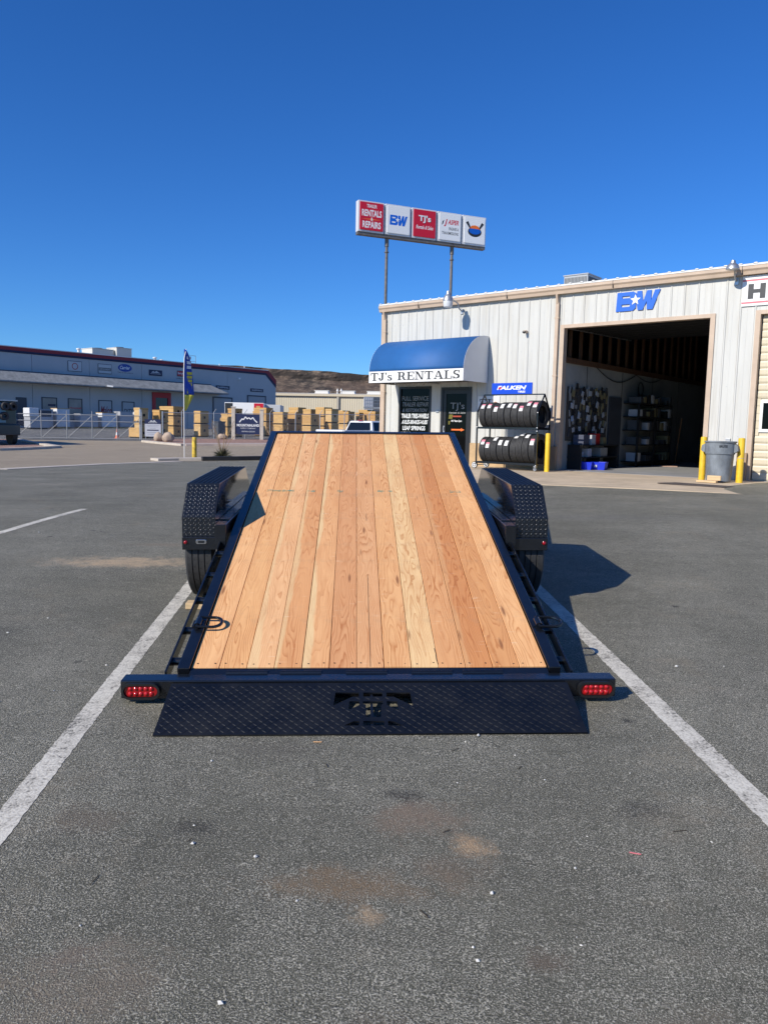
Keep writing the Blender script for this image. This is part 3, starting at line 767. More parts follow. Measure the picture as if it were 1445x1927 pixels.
M_glass = pmat('dark_window_glass', (0.0025, 0.003, 0.0035), 0.03, spec=0.12)
M_blue = pmat('blue_awning_fabric', (0.016, 0.115, 0.34), 0.65, var=0.10, vscale=2.0)
M_awhite = pmat('white_awning_vinyl', (0.74, 0.745, 0.755), 0.55, var=0.05, vscale=2)
M_sblack = pmat('sign_black', (0.022, 0.024, 0.027), 0.45)
M_swhite = pmat('sign_white', (0.78, 0.78, 0.77), 0.4)
M_sred = pmat('sign_red', (0.56, 0.010, 0.028), 0.35)
M_sblue = pmat('sign_blue', (0.006, 0.105, 0.50), 0.35)
M_bwblue = pmat('emblem_blue', (0.0005, 0.115, 0.58), 0.5)
M_orange = pmat('sign_orange', (0.80, 0.16, 0.02), 0.5)
M_yellow = pmat('yellow_safety_paint', (0.78, 0.50, 0.025), 0.5, var=0.18, vscale=7, bump=0.08, bscale=18)
M_grey = pmat('grey_bin_plastic', (0.20, 0.225, 0.25), 0.55, var=0.35, vscale=6, stretch=(1,1,.5))
M_dwood = pmat('dark_framing_timber', (0.12, 0.055, 0.025), 0.8, var=0.3, vscale=4, stretch=(6,6,.6))
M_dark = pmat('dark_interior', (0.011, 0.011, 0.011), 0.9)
M_iwall = pmat('interior_white_board', (0.36, 0.36, 0.34), 0.85, var=0.15, vscale=1.5)
M_beige = pmat('beige_door', (0.62, 0.545, 0.40), 0.5, var=0.06, vscale=2)
M_letter = pmat('white_window_paint', (0.72, 0.74, 0.74), 0.6)
M_greylet = pmat('shaded_window_paint', (0.30, 0.31, 0.31), 0.6)  # the white lettering again, its colour greyed for the awning's shade
shop = thing('repair_shop_building', 'white ribbed metal workshop with blue rental awning and open garage bay', 'building', O, TH)
EAVE, W_END, DEP = 4.585, 15.0, 12.0
# openings: (u0,u1,z0,z1)
OPEN = [(0.67,1.84,-1,2.20), (2.20,3.22,-1,2.16), (5.90,9.50,-1,3.60), (10.48,14.1,-1,3.60)]
pcache = {}
def panel_mesh(w, h, rib):
    k = (round(w,3), round(h,3), rib)
    if k not in pcache:
        prof = [(0,.0),(.014,-.017),(.034,-.017),(.048,.0)] if rib and w > .06 else [(0,0)]
        prof += [(x, 0.0) for x in ()] 
        if w > .2: prof += [(w*.45,0.0),(w*.47,-.003),(w*.53,-.003),(w*.55,0.0)]
        prof += [(w-.002,0.0)]
        poly = prof + [(w-.002,.012),(0,.012)]
        pcache[k] = MB().prism(poly, 'z', 0, h).mesh('siding_panel', M_panel)
    return pcache[k]
STEP = .305
cuts = sorted(set([round(STEP*k,4) for k in range(int(W_END/STEP)+1)] + [0, W_END] + [v for o in OPEN for v in o[:2]]))
for a, b in zip(cuts, cuts[1:]):
    if b-a < .012: continue
    m = (a+b)/2; spans = [(0.0, EAVE-.16)]
    for (u0,u1,z0,z1) in OPEN:
        if u0 < m < u1: spans = [(z1, EAVE-.16)]
    if 3.22 < m < 5.8: spans = [(.62, EAVE-.16)]
    rib = abs(a/STEP - round(a/STEP)) < .01
    for z0, z1 in spans: link('siding_panel', panel_mesh(b-a, z1-z0, rib), shop, (a, 0, z0))
# screw rows are too fine to see singly: one joined strip of heads along three girts
mb = MB()
for z in (.95, 2.05, 3.05, 4.0):
    for k in range(int(W_END/STEP)):
        u = STEP*k+.05+.09; 
        if any(u0-.02 < u < u1+.02 and z0 < z < z1 for u0,u1,z0,z1 in OPEN): continue
        mb.box(u-.007,u+.007,-.006,-.0002,z-.007,z+.007)
stuff(mb.build('panel_screw', M_galv, shop))
box('base_board', 3.22, 5.66, -.03, .012, -.35, .618, M_base, shop)
# core walls, floor, roof
def walls():
    mb = MB()
    segs = [(0,.67),(1.84,2.20),(3.22,5.90),(9.50,10.48),(14.1,W_END)]
    for a,b in segs: mb.box(a,b,.014,.14,-.5,EAVE)
    for u0,u1,z0,z1 in OPEN: mb.box(u0,u1,.014,.14,z1,EAVE)
    mb.box(.67,1.84,.014,.14,-.5,.45)
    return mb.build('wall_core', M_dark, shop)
walls()
box('end_wall', -.002, .012, .015, DEP, -.5, EAVE, M_panel, shop)
box('end_wall', W_END-.012, W_END, .015, DEP, -.5, EAVE, M_panel, shop)
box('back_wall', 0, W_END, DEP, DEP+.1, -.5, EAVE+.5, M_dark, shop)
struct(box('garage_floor', 5.7, W_END-.1, .0, DEP, -.30, .0, M_floor, shop))
# low-pitch roof with standing ribs
mb = MB(); sl = .05
mb.prism([(-.16,EAVE+.012),(DEP+.1,EAVE+.012+sl*(DEP+.26)),(DEP+.1,EAVE+.05+sl*(DEP+.26)),(-.16,EAVE+.05)], 'x', -.06, W_END+.05)
for k in range(int(W_END/STEP)+1):
    u = STEP*k
    mb.prism([(u-.05,EAVE+.045),(u+.05,EAVE+.045),(u+.024,EAVE+.068),(u-.024,EAVE+.068)], 'y', -.175, -.02)
    mb.bar((u,-.02,EAVE+.052),(u,DEP,EAVE+.052+sl*DEP),.05,.035)
mb.build('roof', pmat('white_metal_roof',(0.72,0.72,0.70),0.4), shop)
# gutter profile
mb = MB(); mb.prism([(-.005,EAVE-.17),(-.12,EAVE-.17),(-.135,EAVE-.10),(-.165,EAVE-.06),(-.165,EAVE-.005),(-.15,EAVE+.008),(-.005,EAVE+.008)], 'x', -.075, W_END)
mb.build('gutter', M_tan, shop)
for k in range(5): MB().box(2.9*k+1.4,2.9*k+1.412,-.1655,-.12,EAVE-.16,EAVE+.009).build('gutter_joint', M_bronze, shop)
def downspout(u, z0, z1):
    mb = MB(); mb.box(u-.045,u+.045,-.085,-.028,z0,z1-.22); mb.bar((u,-.056,z1-.23),(u,-.11,z1-.02),.085,.055,upv=(1,0,0))
    d = mb.build('downspout', M_tan, shop, bevel=.006)
    for z in (z0+.8, (z0+z1)/2, z1-.6): MB().box(u-.06,u+.06,-.09,-.026,z-.015,z+.015).build('strap', M_tan, d)
downspout(.10, -.3, EAVE-.15); downspout(5.735, .35, EAVE-.15)
box('corner_trim', -.055, .035, -.032, .06, -.4, EAVE-.17, M_tan, shop)
# trims round the big bays
for u0, u1 in ((5.90,9.50),(10.48,14.1)):
    box('bay_jamb', u0-.075, u0+.03, -.034, .16, .0, 3.66, M_tan, shop)
    box('bay_jamb', u1-.03, u1+.075, -.034, .16, .0, 3.66, M_tan, shop)
    box('bay_header', u0+.031, u1-.031, -.033, .16, 3.575, 3.66, M_tan, shop)
for u in (5.80, 10.36): box('jamb_foot', u-.12, u+.085, -.12, -.036, -.02, .60, pmat('tan_foot_guard',(0.36,0.25,0.16),0.7), shop)
# front window with painted services
wf = MB()
for a in ((.67,.73,-.02,.06,-.3,2.20),(1.78,1.84,-.02,.06,-.3,2.20),(.731,1.779,-.02,.06,2.14,2.20),(.731,1.779,-.02,.06,.45,.51)): wf.box(*a)
win = wf.build('shop_window', M_bronze, shop)
box('window_pane', .731, 1.779, .02, .03, .511, 2.139, M_glass, win)
Y_ = .0185
for s, z, h, b, sh, m, x0, x1 in (("FULL SERVICE",1.80,.125,.0,.0,M_greylet,.76,1.73),("TRAILER REPAIR",1.63,.12,.0,.35,M_greylet,.78,1.72),("& RESTORATION",1.47,.10,.01,.4,M_greylet,.78,1.69),
     ("TRAILER TIRES-WHEELS",1.285,.135,.025,.0,M_letter,.75,1.745),("AXLES-BRAKES-HUBS",1.115,.12,.02,.4,M_letter,.755,1.72),("LEAF SPRINGS",.935,.125,.02,.0,M_letter,.80,1.63),("WIRING & WELDING",.765,.12,.015,.4,M_letter,.73,1.72)):
    lettering(s, (x0,x1,z,z+h), Y_-.001, m, win, b, sh, .002)
# entrance door
df = MB()
for a in ((2.20,2.27,-.025,.06,-.35,2.16),(3.15,3.22,-.025,.06,-.35,2.16),(2.271,3.149,-.025,.06,2.10,2.16)): df.box(*a)
door = df.build('door_frame', M_bronze, shop)
lf = MB()
for a in ((2.275,2.37,-.005,.04,-.05,2.095),(3.06,3.145,-.005,.04,-.05,2.095),(2.371,3.059,-.005,.04,1.98,2.095),(2.371,3.059,-.005,.04,-.05,.16)): lf.box(*a)
lf.build('door_leaf', M_bronze, door)
box('door_pane', 2.371, 3.059, .012, .02, .161, 1.979, M_glass, door)
hd = MB(); hd.box(2.30,2.345,-.03,-.0055,.90,1.08); hd.bar((2.325,-.05,.95),(2.325,-.05,1.05),.02); hd.build('handle', M_galv, door)
LY = .0105
lettering("TJ's", (2.50,2.98,1.50,1.74), LY, M_greylet, door, .0, 0, .002)
lettering("Rentals & Sales", (2.46,3.02,1.425,1.485), LY, M_greylet, door, .01, .3, .002)
lettering("M-F 8am-5pm", (2.55,2.90,1.18,1.25), LY, M_letter, door, .02, 0, .002)
shape([[(2.55,.955),(2.88,.955),(2.88,.93),(3.0,.975),(2.88,1.02),(2.88,.995),(2.55,.995),(2.57,.975)]], LY, M_orange, door, 'arrow_sticker', .002)
shape([[(2.45,1.28),(2.58,1.28),(2.60,1.40),(2.47,1.40)]], LY, pmat('olive_sticker',(0.14,0.12,0.01),0.5), door, 'sticker', .002)
shape([[(2.45,1.12),(2.50,1.12),(2.51,1.22),(2.45,1.22)]], LY, MATS['olive_sticker'], door, 'sticker', .002)
shape([[(2.60,1.33),(2.88,1.33),(2.88,1.37),(2.60,1.37)]], LY, pmat('dull_red_sticker',(0.35,0.05,0.02),0.5), door, 'sticker', .002)
box('mail_slot', 2.02, 2.14, -.035, -.0245, 1.46, 1.50, M_galv, shop)
# awning: quarter-round canopy, white ends and lettered valance
AW0, AW1, AP, AT, AB = .50, 3.715, 1.20, 3.50, 2.255
prof = [(-.027, AT)]
for i in range(17):
    t = R(90*i/16); prof.append((-.16-(AP-.16)*math.sin(t), AT-.93*(1-math.cos(t))))
aw = MB()
vs = []
for (y,z) in prof: vs += [(AW0,y,z),(AW1,y,z)]
aw.add(vs, [(2*i,2*i+2,2*i+3,2*i+1) for i in range(len(prof)-1)])
awn = aw.build('awning', M_blue, shop, smooth=True, fix=False)
sol = awn.modifiers.new('cloth','SOLIDIFY'); sol.thickness = .006; sol.offset = -1
for u0,u1 in ((AW0-.004,AW0+.0),(AW1+.0,AW1+.004)):
    MB().prism(prof+[(-AP,AB),(-.027,AB)], 'x', u0, u1).build('awning_end', M_awhite, awn)
box('valance', AW0-.004, AW1+.004, -AP-.006, -AP-.0005, AB, prof[-1][1]+.0, M_swhite, awn)
fr = MB()
for u in (AW0+.03, (AW0+AW1)/2, AW1-.03):
    fr.bar((u,-.03,AB+.02),(u,-AP+.02,AB+.02),.03); 
fr.bar((AW0+.02,-AP+.03,AB+.02),(AW1-.02,-AP+.03,AB+.02),.03)
fr.build('awning_frame', M_galv, awn)
box('awning_lining', AW0+.03, AW1-.03, -AP+.03, -.04, AB+.045, AB+.05, pmat('awning_soffit',(0.10,0.10,0.105),0.8), awn)
# slab-serif lettering
def strip(pts, ws):
    out = []
    for i in range(len(pts)-1):
        a, b = Vector(pts[i]), Vector(pts[i+1]); d = (b-a).normalized(); n = Vector((-d.y,d.x))
        out.append([tuple(a+n*ws[i]/2), tuple(b+n*ws[i+1]/2), tuple(b-n*ws[i+1]/2), tuple(a-n*ws[i]/2)])
    return out
def rc(x0,y0,x1,y1): return [(x0,y0),(x1,y0),(x1,y1),(x0,y1)]
def arc(cx,cy,rx,ry,a0,a1,n=12): return [(cx+rx*math.cos(R(a0+(a1-a0)*i/n)), cy+ry*math.sin(R(a0+(a1-a0)*i/n))) for i in range(n+1)]
SER = .085
def glyph(c):
    if c == 'T': return .80, [rc(0,.90,.80,1), rc(.31,0,.49,1), rc(.17,0,.63,SER), rc(0,.68,.07,1), rc(.73,.68,.80,1)]
    if c == 'J': return .66, [rc(.34,.25,.52,1), rc(.18,1-SER,.66,1)] + strip(arc(.27,.26,.165,.20,0,-175),[.17]*4+[.12]*9) + [ellipse(.12,.29,.095,.095,12)]
    if c == "'": return .2, [[(.03,1.0),(.19,1.0),(.10,.70),(.06,.70)]]
    if c == 's': return .50, strip(arc(.25,.49,.165,.145,50,250,12),[.07]*4+[.12]*9) + strip(arc(.25,.185,.175,.15,100,-150,12),[.14]*8+[.08]*5) + [rc(.40,.48,.45,.66), rc(.04,.0,.09,.20)]
    if c == 'R': return .92, [rc(.12,0,.30,1), rc(0,0,.44,SER), rc(0,1-SER,.5,1), rc(.30,.46,.5,.54)] + strip(arc(.48,.73,.19,.225,90,-90),[.09]*3+[.17]*7+[.09]*3) + strip([(.46,.50),(.62,.38),(.68,.12),(.80,.05),(.92,.10)],[.10,.17,.17,.12,.05])
    if c == 'E': return .78, [rc(.12,0,.30,1), rc(0,0,.78,SER), rc(0,1-SER,.76,1), rc(.28,.46,.56,.545), rc(.69,0,.78,.30), rc(.68,.72,.76,1), rc(.50,.36,.565,.65)]
    if c == 'N': return .98, [rc(.14,0,.225,1), rc(.755,0,.84,1), [(.10,1),(.30,1),(.84,0),(.66,0)], rc(0,0,.37,SER), rc(0,1-SER,.26,1), rc(.61,1-SER,.98,1)]
    if c == 'A': return .98, [[(.10,0),(.185,0),(.50,.98),(.42,.98)], [(.42,1),(.57,1),(.92,0),(.72,0)], rc(.24,.29,.70,.37), rc(0,0,.33,SER), rc(.58,0,.98,SER)]
    if c == 'L': return .78, [rc(.12,0,.30,1), rc(0,0,.78,SER), rc(0,1-SER,.46,1), rc(.69,0,.78,.36)]
    if c == 'S': return .68, strip(arc(.34,.735,.22,.21,45,255,14),[.08]*4+[.15]*11) + strip(arc(.34,.28,.24,.22,95,-145,14),[.17]*9+[.09]*6) + [rc(.55,.70,.62,1.0), rc(.05,.0,.12,.32)]
    return .45, []
def slab_text(s, rect, y, m, parent, depth=.005, sp=.07):
    x = 0; items = []
    for c in s:
        w, ps = glyph(c); items.append((x, ps)); x += w+sp
    tot = x-sp; x0,x1,z0,z1 = rect; sx = (x1-x0)/tot; sz = z1-z0
    for ox, ps in items:
        if not ps: continue
        mb = MB()
        for i, p in enumerate(ps):
            mb.prism([(x0+(ox+a)*sx, z0+b*sz) for a,b in p], 'y', y-depth-.00025*i, y)
        mb.build('letter', m, parent)
slab_text("TJ's RENTALS", (AW0+.07, AW1-.10, AB+.055, AB+.275), -AP-.0062, M_sblack, awn)

# second garage door, closed: ribbed sections, one with a window
dr = MB().box(10.53,14.05,.13,.15,0,3.58).build('closed_garage_door', M_beige, shop)
ns = 22; hs = 3.56/ns
for k in range(ns):
    z = .01+k*hs
    if 1.06 < z+hs/2 < 1.76:
        box('door_slat', 10.53, 10.60, .10, .128, z+.003, z+hs-.003, M_beige, dr); box('door_slat', 11.5, 14.05, .10, .128, z+.003, z+hs-.003, M_beige, dr)
    else:
        MB().prism([(.128,z+.002),(.128,z+hs-.002),(.112,z+hs-.004),(.100,z+hs*.75),(.100,z+hs*.25),(.112,z+.004)], 'x', 10.53, 14.05).build('door_slat', M_beige, dr)
box('door_window', 10.601, 11.499, .095, .125, 1.06, 1.76, M_swhite, dr)
box('door_window_pane', 10.66, 11.44, .088, .0945, 1.13, 1.69, M_glass, dr)
# open bay: sectional door raised under the ceiling, tracks
od = None
for k in range(7):
    y0 = .30+k*.53
    o = MB().prism([(y0,3.66+k*.012),(y0+.51,3.672+k*.012),(y0+.51,3.712+k*.012),(y0,3.70+k*.012)], 'x', 5.98, 9.42).build('raised_door_section', pmat('dull_door_back',(0.17,0.16,0.14),.6), shop)
    for q in (.02,.20,.38): MB().box(5.99,9.41,y0+q,y0+q+.09,3.60+k*.012,3.659+k*.012).build('dark_gap_bar', M_dark, o)  # near-black bars, coloured for the dark between the lit door slats
for u in (5.96, 9.44): MB().bar((u,.2,3.60),(u,4.2,3.70),.03,.06).build('door_track', M_galv, shop)
MB().box(5.93,9.47,.17,.27,3.73,3.80).build('spring_shaft', M_galv, shop)
# interior of the bay: left partition with a loft above it
box('partition', 5.70, 5.84, .145, DEP-.01, 0, 2.75, M_iwall, shop)
for y in (1.6, 4.0, 6.4, 8.8): box('board_joint', 5.8405, 5.846, y, y+.02, 0, 2.74, M_dark, shop)
box('loft_edge', 5.70, 5.93, .145, DEP-.01, 2.752, 2.88, M_dwood, shop)
for k in range(17): box('loft_stud', 5.80, 5.86, .5+.62*k, .5+.62*k+.10, 2.882, 4.50, M_dwood, shop)
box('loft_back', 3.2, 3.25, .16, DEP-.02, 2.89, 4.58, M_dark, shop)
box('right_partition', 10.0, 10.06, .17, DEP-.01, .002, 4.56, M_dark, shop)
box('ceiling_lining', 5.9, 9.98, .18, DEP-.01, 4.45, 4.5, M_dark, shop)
box('rear_lining', 5.9, 9.98, DEP-.12, DEP-.06, .003, 4.44, M_dwood, shop)
cb = MB(); cb.path([(5.86,2.2+i*.35,2.74-.5*math.sin(math.pi*i/8)*(.6 if i<8 else .2)) for i in range(9)], .012, 6); cb.path([(5.86,5.0+i*.3,2.74-.16*math.sin(math.pi*i/7)) for i in range(8)], .012, 6)
cb.path([(5.87,.55,2.1),(5.87,.75,1.9),(5.87,1.0,1.72)],.015,6); cb.build('hanging_cable', M_bezel, shop)
box('inner_door', 5.845, 5.885, 3.10, 3.95, .004, 2.0, pmat('dark_inner_door',(0.05,0.055,0.065),0.5), shop)

# concrete apron in front, falling to the asphalt
mb = MB(); NU, NO = 34, 6; us = [3.25-3.4+i*(22.4)/NU for i in range(NU+1)]
for u in us:
    edge = 4.4
    for k in range(NO+1):
        o = edge*k/NO; p = fp(u, o, 0)
        t = max(0,(k-3)/3); z = .48-.006 + t*(min(.48, zg(p.x,p.y)+.012)-.474)
        mb.v.append((p.x,p.y,z))
for i in range(NU):
    for k in range(NO): mb.f.append((i*(NO+1)+k, i*(NO+1)+k+1, (i+1)*(NO+1)+k+1, (i+1)*(NO+1)+k)); mb.m.append(0)
n0 = len(mb.v)
for i in range(NU+1):
    x,y,z = mb.v[i*(NO+1)+NO]; mb.v.append((x,y,z-.4))
for i in range(NU): mb.f.append((i*(NO+1)+NO, n0+i, n0+i+1, (i+1)*(NO+1)+NO)); mb.m.append(0)
n1 = len(mb.v)
for k in range(NO+1): x,y,z = mb.v[k]; mb.v.append((x,y,z-.5))
for k in range(NO): mb.f.append((k,k+1,n1+k+1,n1+k)); mb.m.append(0)
apron = struct(mb.build('concrete_apron', M_concrete))
for u in (1.5, 5.8, 9.6, 13.4):
    pass

# wall emblem: blue B W with a star between
em = thing('wall_emblem', 'big blue BW letters with a white star above the open garage bay', 'sign', fp(7.26,.03,3.87), TH)
def bw(parent, w, h, y, m, mw, depth=.03):
    q = lambda pts: [(a*w, b*h) for a,b in pts]
    B = q([(0,0),(.02,1),(.40,1),(.47,.90),(.47,.70),(.42,.58),(.38,.52),(.47,.36),(.47,.14),(.40,0)])
    s1 = q([(.14,.68),(.14,.80),(.31,.80),(.33,.77),(.33,.71),(.31,.68)]); s2 = q([(.13,.22),(.13,.36),(.31,.36),(.33,.33),(.33,.25),(.31,.22)])
    shape([B,s1,s2], y, m, parent, 'letter', depth)
    Wp = q([(.40,1),(.58,1),(.62,.55),(.70,.82),(.70,1),(.82,1),(.80,.50),(.88,1),(1.0,1),(.90,0),(.76,0),(.69,.40),(.63,0),(.50,0),(.47,.40)])
    Wp = q([(.49,1),(.60,1),(.635,.42),(.72,1),(.82,1),(.815,.42),(.90,1),(1.02,1),(.86,0),(.73,0),(.72,.45),(.635,0),(.52,0),(.475,.5)])
    shape([Wp], y-.003, m, parent, 'letter', depth)
    st = [(a*1.0,b) for a,b in star(.455*w,.55*h,.16*w*.8)]
    shape([st], y-.006, mw, parent, 'star', depth)
bw(em, 1.03, .44, 0, M_bwblue, M_swhite)
# white sign with a heavy H
hs_ = thing('white_sign', 'white wall sign with heavy black H and two red lines beside the second bay', 'sign', fp(10.10,.035,3.76), TH)
box('sign_board', 0, 2.6, 0, .03, 0, .64, M_swhite, hs_, .004)
box('red_line', .0, 2.6, -.003, -.0005, .525, .56, pmat('faded_red',(0.62,0.16,0.19),0.5), hs_); box('red_line', .0, 2.6, -.003, -.0005, .055, .09, MATS['faded_red'], hs_)
MB().prism([(.12,.15),(.23,.15),(.23,.27),(.36,.27),(.36,.15),(.47,.15),(.47,.465),(.36,.465),(.36,.35),(.23,.35),(.23,.465),(.12,.465)], 'y', -.004, -.0005).build('letter', pmat('sign_charcoal',(0.045,0.047,0.05),0.5), hs_)
# eave lamps
def eave_lamp(u, z, o, label, k=1.0, glass=True):
    t = thing('eave_lamp', label, 'lamp', fp(u,0,z), TH, 'dusk lamps on the workshop eave')
    a = MB(); a.path([(-.02,-.02,-.18),(-.02,-.16,-.12),(0,-.25,.0),(0,-o+.06,.10)], .02, 8); a.build('lamp_arm', M_galv, t, smooth=True)
    MB().box(-.05,.03,-.03,-.0005+0,-.26,-.12).build('wall_plate', M_galv, t)
    h = MB().lathe([(.0,.26*k),(.045,.255*k),(.055,.20*k),(.06,.17*k),(.10,.13*k),(.135,.05*k),(.14,.0),(.125,-.005)], 'z', (0,-o,0), 20).build('lamp_head', M_galv, t, smooth=True)
    if glass: MB().lathe([(.125,-.002),(.13,-.03),(.125,-.11),(.115,-.16),(.10,-.165),(.0,-.165)], 'z', (0,-o,0), 20).build('refractor', pmat('clear_refractor',(0.62,0.64,0.66),0.25), t, smooth=True)
eave_lamp(2.83, 4.42, .72, 'galvanised lamp on an arm over the eave, above the blue awning')
eave_lamp(9.98, 4.50, .42, 'galvanised lamp on an arm over the eave, next to the H sign', .72, False)
t = thing('wall_sensor', 'small beige sensor on the white wall right of the awning', 'sensor', fp(4.88,0,3.55), TH)
MB().box(-.06,.02,-.14,-.0,-.03,.03).build('sensor_body', M_tan, t, bevel=.01); MB().lathe([(.04,0),(.03,-.05),(0,-.06)],'y',(-.02,-.14,-.02),12).build('sensor_lens', M_bronze, t)
ol = MB().box(-.05,.05,-.03,0,-.07,.07).build('outlet_box', M_galv, None, loc=fp(10.02,.022,.84), rot=(0,0,TH), bevel=.004); tag(ol, 'small grey outlet box on the wall above the bin', 'outlet')
# small TJ's board behind the rack
sb = thing('wall_board', "small white TJ's board on the wall behind the tyre rack", 'sign', fp(3.50,.028,1.62), TH)
box('sign_board', -.06, .62, 0, .012, -.06, .28, M_swhite, sb)
slab_text("TJ", (0,.36,0,.20), -.0002, M_sblack, sb, .004); slab_text("'s", (.39,.55,0,.20), -.0002, pmat('burnt_orange',(0.50,0.17,0.03),0.5), sb, .004)
# roof unit
ac = thing('roof_air_conditioner', 'grey louvred air conditioner on the workshop roof', 'air conditioner', fp(3.82,-4.0,4.93), TH)
MB().box(0,.78,0,.95,-.1,.78).build('housing', pmat('ac_grey',(0.34,0.36,0.38),0.5), ac, bevel=.01)
fin = MB()
for k in range(16): fin.box(.03+k*.046,.052+k*.046,-.012,-.0005,.06,.72)
for k in range(19): fin.box(.7805,.792,.03+k*.046,.052+k*.046,.06,.72)
stuff(fin.build('louvre', pmat('ac_dark',(0.10,0.105,0.11),0.5), ac))
box('top_cap', -.02, .80, -.02, .97, .781, .81, MATS['ac_grey'], ac)

# bollards
def bollard(loc, h, r, label, m=None, n=None):
    t = thing('bollard', label, 'bollard', loc, TH, 'yellow bollards')
    MB().lathe([(r,-.05),(r,h-.02),(r*.92,h),(0,h+.012)], 'z', (0,0,0), 20).build('post', m or M_yellow, t, smooth=True)
    return t
bollard(fp(6.12,1.0,0), .93, .062, 'yellow bollard beside the right end of the tyre rack')
bollard(fp(9.80,1.0,0), .93, .065, 'yellow bollard at the open bay, left of the grey bin')
b3 = bollard(fp(10.56,1.0,0), .92, .068, 'yellow bollard between the grey bin and the closed garage door')
MB().lathe([(.0695,.50),(.0695,.512)],'z',(0,0,0),20).build('seam_band', M_tan, b3)
# bin
bn = thing('trash_bin', 'grey plastic rubbish bin between two yellow bollards', 'bin', fp(10.18,1.12,0), TH)
bd = MB().lathe([(0,.012),(.235,.012),(.245,.02),(.275,.58),(.292,.585),(.30,.82),(.318,.825),(.322,.85),(.30,.853),(.285,.83),(.262,.3),(0,.05)], 'z', (0,0,0), 32).build('bin_body', M_grey, bn, smooth=True)
for sg in (-1,1):
    hnd = MB(); hnd.prism([(sg*.29,.80),(sg*.36,.76),(sg*.375,.66),(sg*.345,.63),(sg*.29,.61)],'y',-.075,.075); hnd.build('handle', M_grey, bn, bevel=.008)
tm = text_mesh("BRUTE", (.06,.22,.72,.77), 0, .03, 0, .003)
for v in tm.vertices:
    a = v.co.x/.30; r = .3005-v.co.y*0; rr = .298+.0035+( -v.co.y)*.5; v.co.x, v.co.y = rr*math.sin(a), -rr*math.cos(a)
tm.materials.clear(); tm.materials.append(M_sblack); link('lettering', tm, bn)
for i,(u,o,z,w,d,h,a,lab) in enumerate(((10.22,1.55,0.045,.26,.09,.10,.1,'upper short timber offcut lying against the grey bin'),(10.10,1.62,0,.40,.12,.042,-.05,'lower timber offcut on the concrete before the grey bin'))):
    o_ = MB().box(-w/2,w/2,-d/2,d/2,0,h).build('timber_offcut', M_chock, None, loc=fp(u,o,z), rot=(0,0,TH+a), bevel=.004); tag(o_, lab, 'timber')
mt = MB().prism(rrect(-.65,.65,-.42,.42,.03),'z',0,.012).build('rubber_mat', pmat('brown_mat',(0.075,0.06,0.055),0.9,var=.2,vscale=8), None, loc=fp(10.22,2.55,-.01), rot=(R(-1.2),0,TH-.12)); tag(mt, 'flat brown rubber mat on the concrete before the grey bin', 'mat')
MB().box(-.25,.25,-.30,.30,0,.02).build('cardboard_sheet', pmat('cardboard_pinkish',(0.42,0.28,0.22),0.9), None, loc=fp(6.9,-5.3,.004), rot=(0,0,TH+.3)); tag(bpy.data.objects['cardboard_sheet'], 'flat cardboard sheet on the garage floor at the edge of the sunlight', 'cardboard')

# tyre rack
rk = thing('tyre_rack', 'black two-shelf wheeled tyre rack in front of the white wall', 'rack', fp(4.23,1.25,0), TH)
RW, RD = 1.72, .62
fr = MB()
for x in (0, RW):
    fr.bar((x,0,.12),(x,0,1.44),.03); fr.bar((x,RD,.12),(x,RD,1.46),.03)
    fr.bar((x,0,1.44),(x,.31,1.88),.028); fr.bar((x,RD,1.46),(x,.31,1.88),.028)
fr.bar((-.01,.31,1.885),(RW+.01,.31,1.885),.03)
fr.build('rack_frame', M_black, rk)
for z in (.16, 1.04):
    s = MB()
    for y in (.0, .20, .44, RD): s.bar((0.016,y,z),(RW-.016,y,z),.028,.05)
    for x in (.0, RW): s.bar((x,.016,z),(x,RD-.016,z),.028,.05)
    s.build('shelf', M_black, rk)
for x, big in ((-.06,True),(RW-.03,False)):
    for y in (.03, RD-.03):
        r = .085 if big else .05
        w = MB().lathe([(r*.55,-.022),(r*.95,-.022),(r,-.012),(r,.012),(r*.95,.022),(r*.55,.022)],'y',(x,y,r),20).build('caster', M_rubber if not big else M_rubber, rk, smooth=True)
        MB().lathe([(0,-.026),(r*.3,-.026),(r*.35,-.021),(r*.8,-.023),(r*.82,.023),(r*.3,.026),(0,.026)],'y',(x,y,r),18).build('caster_hub', M_swhite if big else M_galv, w, smooth=True)
        if not big: MB().box(x-.03,x+.03,y-.035,y+.035,r*1.9,.135).build('caster_fork', M_galv, rk)
MB().tube((-.06,.05,.085),(-.06,RD-.05,.085),.012,8).build('rack_axle', M_galv, rk)
for (x,z) in ((RW,1.43),(RW,1.06),(RW,.98),(RW,.14),(0,1.06)): MB().lathe([(.014,0),(.012,-.008),(0,-.01)],'y',(x,-.0152,z),8).build('bolt', M_swhite, rk)
fs = thing('shop_sign', 'blue FALKEN TIRES sign fixed on top of the tyre rack', 'sign', fp(4.43,.92,1.885), TH)
box('sign_board', 0, 1.16, -.012, .012, 0, .295, pmat('falken_blue',(0.003,0.060,0.55),0.35), fs, .004)
lettering("FALKEN", (.15,1.00,.125,.225), -.0122, M_swhite, fs, .045, .25, .003)
shape([[(.19,.145),(.27,.145),(.295,.19),(.21,.19)]], -.0155, M_sred, fs, 'red_flash', .002)
lettering("TIRES", (.76,.97,.045,.095), -.0122, M_swhite, fs, .035, .1, .003)
